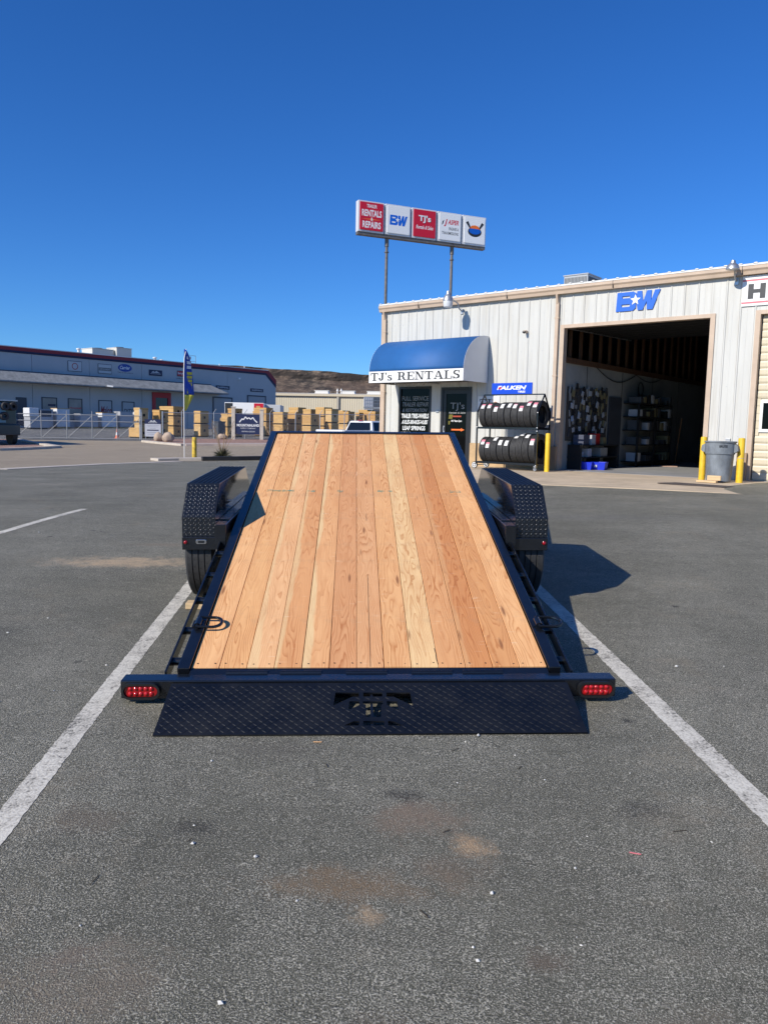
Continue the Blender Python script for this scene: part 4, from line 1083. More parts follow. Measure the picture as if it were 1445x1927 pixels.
def tyre_mesh(r, hw, ri):
    prof = [(ri,-hw*.72),(ri+.02,-hw*.86),(r-.06,-hw),(r-.022,-hw*.97),(r-.006,-hw*.84)]
    for k in range(4):
        a = -hw*.80+k*hw*.405
        prof += [(r,a),(r,a+hw*.32),(r-.010,a+hw*.335),(r-.010,a+hw*.39)] if k < 3 else [(r,a),(r,a+hw*.36)]
    prof += [(r-.006,hw*.84),(r-.022,hw*.97),(r-.06,hw),(ri+.02,hw*.86),(ri,hw*.72),(ri+.012,hw*.62),(r-.03,hw*.7),(r-.03,-hw*.7),(ri+.012,-hw*.62)]
    return MB().lathe(prof, 'x', (0,0,0), 44, closed=True).mesh('tyre', M_rubber, smooth=True)
def sticker_mesh(r, w, a0, a1, mats, split):
    mb = MB(); N = 6; vs = []
    for i in range(N+1):
        t = R(a0+(a1-a0)*i/N)
        for x in (-w/2, w/2): vs.append((x, -r*math.cos(t), r*math.sin(t)))
    mb.add(vs, []); 
    for i in range(N): mb.f.append((2*i,2*i+1,2*i+3,2*i+2)); mb.m.append(1 if i >= N-split else 0)
    return mb.mesh('price_label', mats, fix=False)
M_stw = pmat('white_sticker',(0.72,0.71,0.69),0.6); M_stp = pmat('pink_sticker',(0.70,0.22,0.28),0.6); M_stl = pmat('pale_print_sticker',(0.62,0.60,0.60),0.6,var=.2,vscale=60)
ORD = ['first','second','third','fourth','fifth','sixth','seventh','eighth','ninth']
UP = [(.325,.10,42,0,2),(.325,.10,44,1,2),(.315,.10,30,1,1),(.325,.10,44,0,0),(.325,.10,48,0,0),(.325,.10,44,0,1),(.325,.10,30,1,3),(.345,.10,50,1,3),(.345,.105,42,1,3)]
LO = [(.325,.10,36,1,3),(.32,.10,22,1,2),(.33,.10,56,0,0),(.33,.10,34,0,0),(.33,.10,32,0,0),(.345,.10,68,0,0),(.375,.10,70,0,0),(.375,.10,58,0,0),(.375,.105,28,1,2)]
for row, lst in (('upper',UP),('lower',LO)):
    x = .02 if row == 'upper' else .04
    step = (RW-.04)/9 if row == 'upper' else (RW-.07)/9
    for i, (r, hw, ang, pk, sp) in enumerate(lst):
        z = (1.04 if row == 'upper' else .16)+.025 + math.sqrt(max(0,(r+.0)**2-.115**2))
        st = ('white and pink price sticker' if sp else 'plain white price sticker')
        t = thing('tyre', f'{ORD[i]} tyre from the left on the {row} shelf, {st}', 'tyre', rk.location + UU*(x+step*(i+.5)) - NN*.32 + Vector((0,0,z)), TH+random.uniform(-.05,.05), 'new tyres on the rack')
        link('casing', tyre_mesh(r, min(hw, step*.49), r*.62), t, None, (random.uniform(0,6),0,0))
        link('price_label', sticker_mesh(r+.0035, hw*.95, ang-13, ang+13, [M_stw, M_stp], min(sp,3)), t, (random.uniform(-.015,.015),0,0))

# clutter inside the bay
pk = [None]
def packet(y, z, w, h, m, lab, tilt=0):
    o = MB().box(-.012,.012,-w/2,w/2,-h,0).build('hanging_packet', m, None, loc=fp(5.915,-y,z), rot=(R(tilt),0,TH)); tag(o, lab, 'packet', 'packets hanging on the pegboard'); return o
pb = thing('pegboard_display', 'dark pegboard crowded with hanging parts just inside the garage bay', 'display board', fp(5.845,-1.75,0), TH)
box('board', 0, .03, -1.3, 1.2, .75, 2.15, pmat('pegboard_brown',(0.07,0.06,0.05),0.8), pb)
M_card = pmat('white_card',(0.46,0.47,0.49),0.5); M_dpart = pmat('grey_part',(0.10,0.10,0.105),0.4,metal=.4); M_bluecard = pmat('pale_blue_card',(0.34,0.42,0.56),0.5); M_ycard = pmat('buff_card',(0.24,0.20,0.10),0.6)
random.seed(11)
ORD15 = ORD+['tenth','eleventh','twelfth','thirteenth','fourteenth','fifteenth']
RN = ['top','second','third','fourth','fifth','bottom']
for r in range(4):
    for c in range(5):
        y = .72+c*.46+random.uniform(-.12,.12); z = 2.06-r*.30+random.uniform(-.08,.08)
        m = random.choice((M_card,M_card,M_bluecard,M_ycard)); nm = {'white_card':'white','pale_blue_card':'pale blue','buff_card':'buff'}[m.name]
        packet(y, z, random.uniform(.10,.19), random.uniform(.10,.18), m, f'{nm} packet, {ORD[c]} from the left in packet row {["one","two","three","four"][r]} down the pegboard', random.uniform(-22,22))
for r in range(6):
    for c in range(15):
        y = .56+c*.163+random.uniform(-.05,.05); z = 2.20-r*.225+random.uniform(-.06,.06)
        o = MB().box(-.014,.014,-random.uniform(.015,.05),.035,-random.uniform(.09,.24),0).build('hanging_part', random.choice((M_dpart,M_dpart,pmat('clear_tray',(0.30,0.30,0.29),0.4),M_ycard,M_dark)), None, loc=fp(5.90,-y,z), rot=(R(random.uniform(-25,25)),0,TH)); tag(o, f'small dull part hanging {ORD15[c]} from the left in the {RN[r]} pegboard row', 'spare part', f'parts in the {RN[r]} row of the pegboard')
# low counter under the pegboard with boxes
ct = thing('counter', 'low dark shelf under the pegboard stacked with boxes', 'shelf unit', fp(5.86,-1.75,0), TH)
for z in (.30,.62): box('shelf', 0, .42, -1.15, 1.15, z, z+.03, M_dark, ct)
for y in (-1.13,0,1.13): box('upright', 0.01, .40, y-.015, y+.015, 0, .62 if y else .299, M_dark, ct)
for (dy,z,w,d,h,m,lab,nm) in ((-.8,.65,.35,.3,.26,pmat('navy_box',(0.06,0.07,0.11),0.6),'dark blue printed box on the low shelf, left end','box'),(-.35,.65,.25,.3,.26,M_card,'white carton on the low shelf below the pegboard','box'),(.05,.65,.24,.24,.30,pmat('red_can',(0.55,0.02,0.02),0.4),'red container on the low shelf below the pegboard','container'),(.45,.65,.22,.26,.20,M_ycard,'buff carton on the low shelf, right of the red container','box'),
      (-.55,.33,.22,.3,.22,M_card,'white carton on the lower shelf level above the blue bins','box'),(.35,.33,.45,.3,.24,pmat('clear_tray',(0.38,0.38,0.36),0.4),'grey tray of fittings on the lower shelf level','tray'),(-.95,.33,.18,.26,.14,M_bluecard,'small pale box on the lower shelf level by the jamb','box')):
    o = MB().box(.06,.06+d,-w/2,w/2,0,h).build('storage_'+nm if nm!='tray' else 'fittings_tray', m, None, loc=fp(5.86,-1.75-dy,z+.0005), rot=(0,0,TH), bevel=.006); tag(o, lab, nm)
for (u,y,w,lab) in ((6.22,.95,.36,'left blue plastic bin on the garage floor'),(6.45,1.22,.40,'right blue plastic bin on the garage floor, nearer the sunlight')):
    mb = MB(); mb.add([(-w/2,-.15,0),(w/2,-.15,0),(w/2,.15,0),(-w/2,.15,0),(-w/2-.03,-.19,.20),(w/2+.03,-.19,.20),(w/2+.03,.19,.20),(-w/2-.03,.19,.20),(-w/2,-.16,.20),(w/2,-.16,.20),(w/2,.16,.20),(-w/2,.16,.20),(-w/2+.02,-.13,.02),(w/2-.02,-.13,.02),(w/2-.02,.13,.02),(-w/2+.02,.13,.02)],
        [(0,1,5,4),(1,2,6,5),(2,3,7,6),(3,0,4,7),(4,5,9,8),(5,6,10,9),(6,7,11,10),(7,4,8,11),(8,9,13,12),(9,10,14,13),(10,11,15,14),(11,8,12,15),(12,13,14,15),(3,2,1,0)])
    o = mb.build('blue_bin', pmat('blue_plastic',(0.015,0.04,0.62),0.4), None, loc=fp(u,-y,.003), rot=(0,0,TH+.2)); tag(o, lab, 'bin', 'blue bins in the bay')
    if u > 6.3: MB().box(-.06,.02,-.1925,-.176,.07,.13).build('label', M_card, o)
sh = thing('storage_shelving', 'tall dark shelving with small boxes past the inner door', 'shelving', fp(5.86,-5.5,0), TH)
for z in (.12,.62,1.05,1.45,1.85): box('shelf', 0, .5, -1.35, 1.35, z, z+.03, M_dark, sh)
for y in (-1.35,0,1.35): box('upright', 0.44, .499, y-.02, y+.02, 0, 1.849, M_dark, sh)
for zi, z in enumerate((.155,.655,1.085,1.485,1.885)):
    for k in range(9):
        if random.random() < .2: continue
        y = -1.2+k*.3+random.uniform(-.03,.03); w = random.uniform(.14,.24); h = random.uniform(.12,.28)
        m = random.choice((M_card,M_dpart,M_ycard,M_dpart,M_dark,M_dpart)); nm = {'white_card':'white','grey_part':'grey','buff_card':'buff','clear_tray':'pale grey','dark_interior':'black'}[m.name]
        o = MB().box(.12,.49,-w/2,w/2,0,h).build('storage_box', m, None, loc=fp(5.86,-5.5-y,z), rot=(0,0,TH)); tag(o, f'{nm} box, {ORD[k]} place from the left on the {["bottom","second","third","fourth","top"][zi]} shelf of the bay shelving', 'box', 'boxes on the bay shelving')
o = MB().path([(0,.20*math.cos(R(a)),.20*math.sin(R(a))) for a in range(0,360,18)], .02, 6, closed=True).build('hose_coil', M_bezel, None, loc=fp(5.9,-5.3,2.33), rot=(0,0,TH), smooth=True); tag(o, 'dark hose coil hanging on the wall above the shelving', 'hose')
o = MB().tube((0,0,0),(.06,.25,1.5),.025,8).build('wooden_pole', pmat('broom_wood',(0.45,0.20,0.08),0.6), None, loc=fp(6.15,-8.0,.004), rot=(0,0,TH)); tag(o, 'wooden pole standing in the dark of the garage bay', 'pole')

# ================================================================ PYLON SIGN
py = thing('pylon_sign', 'tall pylon sign with five square red and white panels on two pipes', 'sign', (-1.16,28.96,.13), math.atan2(.3907,.9205))
Z0 = -.15
M_cab = pmat('sign_cabinet', (0.60,0.615,0.64), 0.4)
for x in (1.22, 3.955):
    MB().tube((x,.18,0),(x,.18,8.40+Z0),.055,14).build('pole', M_post, py, smooth=True)
    c = MB(); c.tube((x,.18,8.22+Z0),(x,.18,8.51+Z0),.075,14); c.tube((x,.18,8.0+Z0),(x,.18,8.03+Z0),.085,14); c.build('pole_collar', M_post, py, smooth=True)
box('sign_beam', .0, 5.33, .03, .24, 8.51+Z0, 8.615+Z0, M_post, py)
faces = [M_sred, M_swhite, M_sred, M_swhite, M_swhite]
for k in range(5):
    x0 = k*1.075; x1 = x0+1.025; z0, z1 = 8.617+Z0, 9.715+Z0
    cb_ = MB().box(x0,x1,0,.26,z0,z1).build('sign_cabinet', M_cab, py, bevel=.012)
    f0, f1 = x0+.055, x1-.045
    g = MB(); g.prism(rrect(f0,f1,z0+.06,z1-.05,.03), 'y', -.03, -.001); g.build('sign_face', faces[k], cb_, bevel=.012)
    Y = -.0305; cx = (f0+f1)/2; w = f1-f0
    if k == 0:
        lettering("TRAILER",(cx-.20,cx+.20,z1-.24,z1-.12),Y,M_swhite,cb_,.02); lettering("RENTALS",(cx-.39,cx+.39,z1-.55,z1-.31),Y,M_swhite,cb_,.03)
        shape([[(cx-.40,z0+.455),(cx,z0+.475),(cx+.40,z0+.455),(cx,z0+.435)]],Y,M_orange,cb_,'divider',.002); lettering("&",(cx-.04,cx+.05,z0+.40,z0+.52),Y-.003,M_swhite,cb_,.02)
        lettering("REPAIRS",(cx-.36,cx+.36,z0+.14,z0+.38),Y,M_swhite,cb_,.03)
    elif k == 1:
        h = bpy.data.objects.new('emblem_holder', None); bpy.data.objects.remove(h)
        q0 = [o for o in bpy.data.objects]
        bw(cb_, .70, .36, 0, M_bwblue, M_swhite, .004)
        for o in list(cb_.children):
            if o.name.startswith(('letter','star')): o.location = (cx-.36, Y, z0+.36)
    elif k == 2:
        lettering("TJ's",(cx-.24,cx+.27,z0+.56,z0+.84),Y,M_sblack,cb_,.03); lettering("TJ's",(cx-.26,cx+.25,z0+.575,z0+.855),Y-.003,M_swhite,cb_,.03)
        lettering("Rentals & Sales",(cx-.36,cx+.36,z0+.35,z0+.49),Y,M_swhite,cb_,.012,.35)
    elif k == 3:
        lettering("J",(cx-.26,cx-.12,z0+.56,z0+.84),Y,M_sred,cb_,.05,.3); lettering("ASPER",(cx-.10,cx+.36,z0+.65,z0+.83),Y,M_sred,cb_,.03,.3)
        shape([[(cx-.36,z0+.60),(cx-.30,z0+.66),(cx-.26,z0+.80),(cx-.33,z0+.74)]],Y,M_sblack,cb_,'emblem',.002)
        lettering("ENGINES &",(cx-.05,cx+.36,z0+.44,z0+.55),Y,M_sblack,cb_,.01); lettering("TRANSMISSIONS",(cx-.35,cx+.36,z0+.27,z0+.38),Y,M_sblack,cb_,.01)
    else:
        shape([ellipse(cx,z0+.50,.30,.19)],Y,M_sblack,cb_,'emblem',.002); shape([ellipse(cx,z0+.53,.25,.12)],Y-.003,M_sblue,cb_,'emblem',.002)
        shape([[(cx-.22,z0+.62),(cx+.22,z0+.62),(cx+.15,z0+.72),(cx,z0+.75),(cx-.15,z0+.72)]],Y-.006,M_orange,cb_,'emblem',.002)
        for sg in (-1,1): shape([[(cx+sg*.16,z0+.62),(cx+sg*.30,z0+.88),(cx+sg*.40,z0+.82),(cx+sg*.22,z0+.60)][::sg]],Y-.001,M_sblack,cb_,'emblem',.002)

# ================================================================ SUPPLY WAREHOUSE on the left
TW = R(50.63); OW = Vector((-34.165,79.419,1.012)); WX = Vector((math.cos(TW),math.sin(TW),0)); WN_ = Vector((math.sin(TW),-math.cos(TW),0))
def wp(a, o, z): return OW + WX*a + WN_*o + Vector((0,0,z))
M_wh = pmat('grey_tilt_up_wall', (0.45, 0.47, 0.485), 0.85, var=0.05, vscale=.5)
M_whred = pmat('parapet_red', (0.26, 0.022, 0.035), 0.6); M_whblue = pmat('parapet_blue', (0.006, 0.010, 0.055), 0.6)
def shingle_mat():
    s = NT('grey_shingles'); P = s.tc.outputs['Object']
    n = s.noise(P, 1.6, 6, 0.75)
    s.l(s.ramp(n, [(0.35,(0.19,0.195,0.195)),(0.65,(0.33,0.335,0.33))]), s.b.inputs['Base Color']); s.b.inputs['Roughness'].default_value = .9; return s.m
M_shin = shingle_mat()
M_win = pmat('warehouse_window', (0.10,0.11,0.12), 0.12); M_wframe = pmat('window_frame_dark',(0.05,0.06,0.08),0.5); M_reddoor = pmat('red_door_surround',(0.42,0.02,0.03),0.5)
M_navy = pmat('navy_sign',(0.012,0.02,0.07),0.5); M_bay = pmat('grey_bay_door',(0.36,0.37,0.385),0.6)
wh = thing('supply_warehouse', 'long grey warehouse with red and blue parapet and shingled canopy', 'building', OW, TW)
xs = [-20,-14.4,-8.2,-2.05,4.13,10.44,16.6,22.6,30.7]
for a, b in zip(xs, xs[1:]):
    if b < 30: MB().box(a+.02,b-.02,0,.3,-.6,7.06).build('wall_panel', M_wh, wh)
    else: MB().prism([(a+.02,-.6),(b,-.6),(b,5.5),(b-1.8,7.06),(a+.02,7.06)],'y',0,.3).build('wall_panel', M_wh, wh)
MB().box(-20,30.4,.06,24,-.6,6.9).build('wall_core', M_wh, wh)
MB().prism([(-20,7.062),(28.85,7.062),(30.7,5.50),(30.7,5.88),(28.95,7.29),(-20,7.29)][:0] or [(-20,7.29),(28.97,7.29),(30.72,5.84),(30.72,6.5),(29.4,7.62),(-20,7.62)],'y',-.06,.3).build('red_parapet_band', M_whred, wh)
MB().prism([(-20,7.05),(28.86,7.05),(30.72,5.5),(30.72,5.835),(28.97,7.285),(-20,7.285)],'y',-.055,.3).build('blue_parapet_band', M_whblue, wh)
box('coping', -20, 29.3, -.10, .34, 7.622, 7.70, M_swhite, wh)
mb = MB(); c1 = 19.4
mb.prism([(-.005,5.22),(-.75,5.215),(-1.9,4.28),(-1.9,4.16),(-.005,4.16)],'x',-20,c1)
mb.add([(c1+.002,-.005,5.22),(c1+.002,-.75,5.215),(c1+.002,-1.9,4.28),(c1+.002,-1.9,4.16),(c1+.002,-.005,4.16),(c1+1.9,-1.9,4.28),(c1+1.9,-1.9,4.16),(c1+1.9,-.005,4.28),(c1+1.9,-.005,4.16)],
       [(0,1,7),(1,5,7),(1,2,5),(2,3,6,5),(5,6,8,7),(3,4,8,6),(0,7,8,4)])
mb.build('canopy', M_shin, wh)
box('canopy_flashing', -20, c1+.1, -.752, -.002, 5.2235, 5.30, M_wframe, wh)
def wwin(x0,x1,z0,z1,pane):
    f = MB()
    for a in ((x0,x0+.09,z0,z1),(x1-.09,x1,z0,z1),(x0+.091,x1-.091,z0,z0+.09),(x0+.091,x1-.091,z1-.09,z1)): f.box(a[0],a[1],-.06,-.002,a[2],a[3])
    o = f.build('window', M_wframe, wh); box('pane', x0+.091,x1-.091,-.03,-.003,z0+.091,z1-.091, pane, o); return o
M_poster = pmat('pale_poster',(0.40,0.42,0.44),0.4); M_poster2 = pmat('buff_poster',(0.33,0.31,0.28),0.4,var=.2,vscale=.8)
w1 = wwin(-1.15,.47,.6,2.88,M_poster2); box('logo', -.5,.3,-.035,-.0305,2.0,2.2, M_navy, w1)
w2 = wwin(1.65,3.24,.6,2.88,M_poster2); lettering("Honeywell",(1.85,3.1,1.75,2.0),-.031,M_sred,w2,.02)
w3 = wwin(5.1,6.71,.6,2.84,M_poster); lettering("Malco",(5.3,6.6,1.3,2.2),-.031,M_whred,w3,.02,.4)
w4 = wwin(7.89,9.46,.6,2.80,M_poster); lettering("DITS",(8.05,9.3,1.5,2.0),-.031,M_wframe,w4,.02,.4)
rd = MB()
for a in ((11.76,12.15,0,4.0),(13.8,14.2,0,4.0),(12.151,13.799,3.4,4.0)): rd.box(a[0],a[1],-.14,-.002,a[2],a[3])
rd = rd.build('red_door_surround', M_reddoor, wh); box('entrance_door', 12.151,13.799,-.05,-.003,0,3.399, pmat('dark_blue_glass',(0.012,0.015,0.04),0.1), rd)
box('side_door', -3.75,-2.7,-.08,-.002,0,2.75, M_wframe, wh)
for x0,x1,z in ((20.31,23.36,3.88),(25.78,28.93,4.33)):
    f = MB()
    for a in ((x0,x0+.14,0,z),(x1-.14,x1,0,z),(x0+.141,x1-.141,z-.14,z)): f.box(a[0],a[1],-.08,-.002,a[2],a[3])
    o = f.build('loading_bay', M_wframe, wh)
    for k in range(6): h=(z-.16)/6; box('bay_panel', x0+.142,x1-.142,-.05,-.003,h*k+.01,h*(k+1)-.01, M_bay, o)
cam_ = MB(); cam_.bar((5.0,-1.95,4.3),(5.5,-2.3,4.25),.16); cam_.build('canopy_light', M_swhite, wh)
cam_ = MB(); cam_.box(24.2,24.45,-.3,-.002,6.2,6.4); cam_.build('wall_light', M_swhite, wh)
def wsign(x0,x1,z0,z1,m,name,label,fn=None,edge=True):
    t = thing(name, label, 'sign', wp(x0,.006,z0), TW)
    if edge: box('sign_border', 0, x1-x0, -.03, 0, 0, z1-z0, M_wframe, t); box('sign_board', .05, x1-x0-.05, -.05, -.0305, .05, z1-z0-.05, m, t)
    if fn: fn(t, x1-x0, z1-z0)
    return t
M_offw = pmat('off_white_sign',(0.52,0.53,0.54),0.5)
def f1(t,w,h):
    shape([ellipse(w/2,h/2,.34,.34),ellipse(w/2,h/2,.27,.27)],-.055,M_reddoor,t,'ring',.006); lettering("Goodman",(w/2-.3,w/2+.3,h/2-.1,h/2+.1),-.062,M_navy,t,.01) if False else None
wsign(1.72,3.27,5.67,6.75,M_offw,'wall_sign','square pale wall sign with a red ring, leftmost over the canopy',f1)
def f2(t,w,h): box('stripe', .08,w-.08,-.055,-.0505,h*.3,h*.62,pmat('mid_grey',(0.16,0.165,0.17),0.5),t); lettering("DAY & NIGHT",(.2,w-.2,h*.38,h*.54),-.056,M_offw,t,.01)
wsign(5.11,6.72,5.67,6.70,M_offw,'wall_sign','square pale wall sign with a dark grey stripe across it',f2)
def f3(t,w,h):
    shape([ellipse(w/2,.62,.86,.42)],-.02,pmat('oval_blue',(0.02,0.06,0.32),0.4),t,'oval',.02); lettering("Carrier",(w/2-.62,w/2+.62,.45,.83),-.0205,M_swhite,t,.02,.3,.004); lettering("Turn to the experts",(0,w+.1,0,.17),-.004,M_wframe,t,.005)
wsign(7.45,9.25,5.85,7.0,M_offw,'oval_sign','dark blue oval Carrier sign on the grey warehouse wall',f3,False)
def f4(t,w,h): 
    shape([[(w*.15,h*.5),(w*.32,h*.82),(w*.42,h*.62),(w*.55,h*.85),(w*.72,h*.62),(w*.85,h*.5)]],-.055,M_offw,t,'mountains',.004); lettering("MOUNTAINLAND",(w*.12,w*.88,h*.25,h*.42),-.055,M_offw,t,.01)
wsign(11.37,13.12,5.86,6.52,M_navy,'wall_sign','navy wall sign with white mountains above the red doorway',f4)
def f5(t,w,h): lettering("bryant",(.1,w-.08,.17,.52),-.055,M_swhite,t,.02); lettering("Heating & Cooling",(-.1,w+.1,-.32,-.16),-.004,M_wframe,t,.01)
wsign(15.16,16.75,6.0,6.67,pmat('bryant_red',(0.45,0.03,0.05),0.5),'wall_sign','red bryant sign on the warehouse wall behind the feather flag',f5)
def f6(t,w,h): lettering("SHIPPING",(w*.1,w*.9,h*.25,h*.75),-.055,M_offw,t,.02)
wsign(20.8,22.94,4.83,5.28,M_navy,'wall_sign','navy SHIPPING sign, the left one of the two on the warehouse',f6)
wsign(26.31,28.47,4.78,5.20,M_navy,'wall_sign','navy SHIPPING sign, the right one nearest the warehouse corner',f6)
# roof equipment
M_ru = pmat('roof_unit_cream',(0.62,0.60,0.54),0.5)
for (a,o,z,w,d,h,lab,nm) in ((6.9,-3,7.0,2.6,2.2,1.45,'low cream air unit on the warehouse roof','air unit'),(9.3,-2.6,7.0,1.9,2.0,1.75,'taller cream air unit on the warehouse roof, right of the low one','air unit')):
    t = thing('roof_unit', lab, nm, wp(a,o,z), TW, 'air units on the warehouse roof')
    MB().box(-w/2,w/2,-d/2,d/2,0,h).build('housing', M_ru, t, bevel=.04); box('unit_lid', -w/2-.04,w/2+.04,-d/2-.04,d/2+.04,h+.001,h+.06,M_ru,t); MB().lathe([(.5,0),(.5,.12),(0,.12)],'z',(0,0,h+.061),14).build('fan_ring',M_wframe,t)
for (a,h,wl) in ((3.8,.9,'left of the cream air units'),(13.2,.75,'right of the air units, taller'),(14.1,.55,'right of the air units, shorter')):
    o = MB().lathe([(.14,0),(.14,h),(.24,h+.02),(.24,h+.14),(0,h+.2)],'z',(0,0,0),10).build('roof_vent', M_swhite, None, loc=wp(a,-1.5,6.9+.3)); tag(o,f'white vent pipe on the warehouse roof {wl}','roof vent','vent pipes on the warehouse roof')
an = thing('roof_antenna','white antenna mast on the warehouse roof at the far left','antenna',wp(-5.8,-4,6.9))
mb = MB(); mb.tube((0,0,0),(0,0,3.6),.07,8); mb.tube((-.5,0,1.6),(-.5,0,2.6),.09,8); mb.bar((-.5,0,1.9),(0,0,1.9),.05); mb.build('mast', M_swhite, an); MB().tube((0,0,2.7),(0,0,4.4),.04,8).build('whip', M_swhite, an)
hr = thing('roof_guard_rail','thin metal rail frame standing on the warehouse roof','rail',wp(17.7,-2,6.9),TW)
mb = MB()
for x in (0,1.6): mb.bar((x,0,0),(x,0,1.9),.05)
for z in (1.2,1.88): mb.bar((0.03,0,z),(1.57,0,z),.045)
mb.build('rail', M_galv, hr)
for a in (22.0, 26.0):
    o = MB().tube((0,0,0),(0,0,1.1),.05,8).build('roof_pipe', M_swhite, None, loc=wp(a,-.8,6.9)); tag(o, f'slim white pipe on the warehouse roof edge over the {"left" if a < 23 else "right"} SHIPPING sign', 'pipe','slim pipes on the warehouse roof')

# far cream warehouse, facing the sun
TF = TH; OF = Vector((-26,121.9,1.2)); FX = UU; 
M_cream = pmat('cream_ribbed_siding',(0.56,0.50,0.37),0.6,var=.05,vscale=.4)
fw_ = thing('cream_warehouse','long cream metal warehouse behind the crates with white units on its roof','building',OF,R(-6))
ng = 200; prof = []
for k in range(ng):
    x = k*.3575; prof += [(x,0.0),(x+.05,-.025),(x+.11,-.025),(x+.16,0.0)]
MB().prism(prof+[(ng*.3575,.3),(0,.3)],'z',-1.5,5.2).build('siding', M_cream, fw_)
MB().box(0,ng*.3575,.31,25,-1.5,5.3).build('wall_core', M_cream, fw_)
MB().prism([(-.35,5.0),(-.35,5.32),(.3,5.36),(.3,5.0)],'x',-.2,ng*.3575).build('eave', pmat('cream_eave',(0.58,0.50,0.36),0.6), fw_)
MB().prism([(-.3,5.37),(12,6.0),(12,5.9),(-.3,5.33)],'x',-.2,ng*.3575).build('roof', pmat('cream_roof',(0.50,0.46,0.38),0.6), fw_)
for x in (18.5, 30): MB().box(x,x+.3,-.3,-.07,-1,5.0).build('downspout', pmat('grey_downspout',(0.40,0.37,0.31),0.6), fw_)
for x in (7,21): box('dull_bay', x+19, x+22, -.075,-.0605,-1,4.6, pmat('dull_cream_bay',(0.46,0.41,0.32),0.6), fw_) if x == 7 else None
M_skyl = pmat('white_skylight',(0.72,0.70,0.66),0.5)
for i,x in enumerate((15.6,19.8,23.9,28.0,32.1)):
    o = thing('roof_skylight',f'white raised skylight, {ORD[i]} from the left on the cream warehouse roof','skylight',OF+Matrix.Rotation(R(-6),3,'Z')@Vector((x,3.0,5.5)),R(-6),'skylights on the cream warehouse roof')
    MB().prism([(-1.1,0),(1.1,0),(1.0,.45),(-1.0,.45)],'y',-.6,.6).build('curb', M_skyl, o, bevel=.03); box('skylight_cap',-1.15,1.15,-.65,.65,.451,.52,M_skyl,o)
for i,x in enumerate((18.3,18.9,26.2,30.6)):
    o = MB().lathe([(.1,0),(.1,.5),(.2,.52),(.02,.9)],'z',(0,0,0),8).build('roof_vent', M_skyl, None, loc=OF+Matrix.Rotation(R(-6),3,'Z')@Vector((x,1.4,5.4))); tag(o,f'small white vent, {ORD[i]} from the left on the cream warehouse roof','roof vent','vents on the cream warehouse roof')

# ================================================================ MESA
def rock_mat():
    s = NT('basalt_mesa'); P = s.tc.outputs['Object']
    a = s.noise(P, .05, 8, .75); b = s.noise(P, .16, 5, .75); c = s.noise(P, .012, 4, .6)
    col = s.ramp(a, [(0.38,(0.018,0.015,0.013)),(0.50,(0.080,0.060,0.045)),(0.62,(0.25,0.185,0.13))])
    col = s.mix(s.ramp(b,[(0.48,G1(0)),(0.62,G1(.8))]), col, (0.03,0.026,0.018))
    col = s.mix(s.ramp(c,[(0.40,G1(0)),(0.7,G1(.5))]), col, (0.19,0.12,0.08))
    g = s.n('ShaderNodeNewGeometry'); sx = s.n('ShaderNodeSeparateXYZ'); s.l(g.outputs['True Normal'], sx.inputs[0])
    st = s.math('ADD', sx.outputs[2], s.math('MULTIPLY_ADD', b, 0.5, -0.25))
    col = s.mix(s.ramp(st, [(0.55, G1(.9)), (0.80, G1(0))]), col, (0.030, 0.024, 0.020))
    s.l(col, s.b.inputs['Base Color']); s.b.inputs['Roughness'].default_value = .95
    s.bump(b, .8, 3.0); return s.m
from mathutils import noise as mn
mb = MB(); NX, NR = 220, 34
for i in range(NX+1):
    X = -900+1500*i/NX; ridge = 107-.042*X + 2.2*mn.noise(Vector((X*.012,0,0))) + 1.0*mn.noise(Vector((X*.05,3,0)))
    foot = 4
    for j in range(NR+1):
        t = j/NR
        if t < .70: q = t/.70; y = 1180+300*q; z = foot+(ridge*.80-foot)*q**1.25
        elif t < .84: q = (t-.70)/.14; y = 1480+14*q; z = ridge*(.80+.18*q)
        else: q = (t-.84)/.16; y = 1494+500*q; z = ridge*.98+ridge*.03*q
        nz = mn.fractal(Vector((X*.03, y*.03, z*.05)), 1.0, 2.0, 5)
        k = min(1, t*4)
        mb.v.append((X+4*nz*k, y+9*nz*k, z+(2.6 if t < .72 else 1.2)*nz*k))
for i in range(NX):
    for j in range(NR):
        a = i*(NR+1)+j; mb.f.append((a, a+NR+1, a+NR+2, a+1)); mb.m.append(0)
hill = struct(mb.build('mesa_hill', rock_mat()))

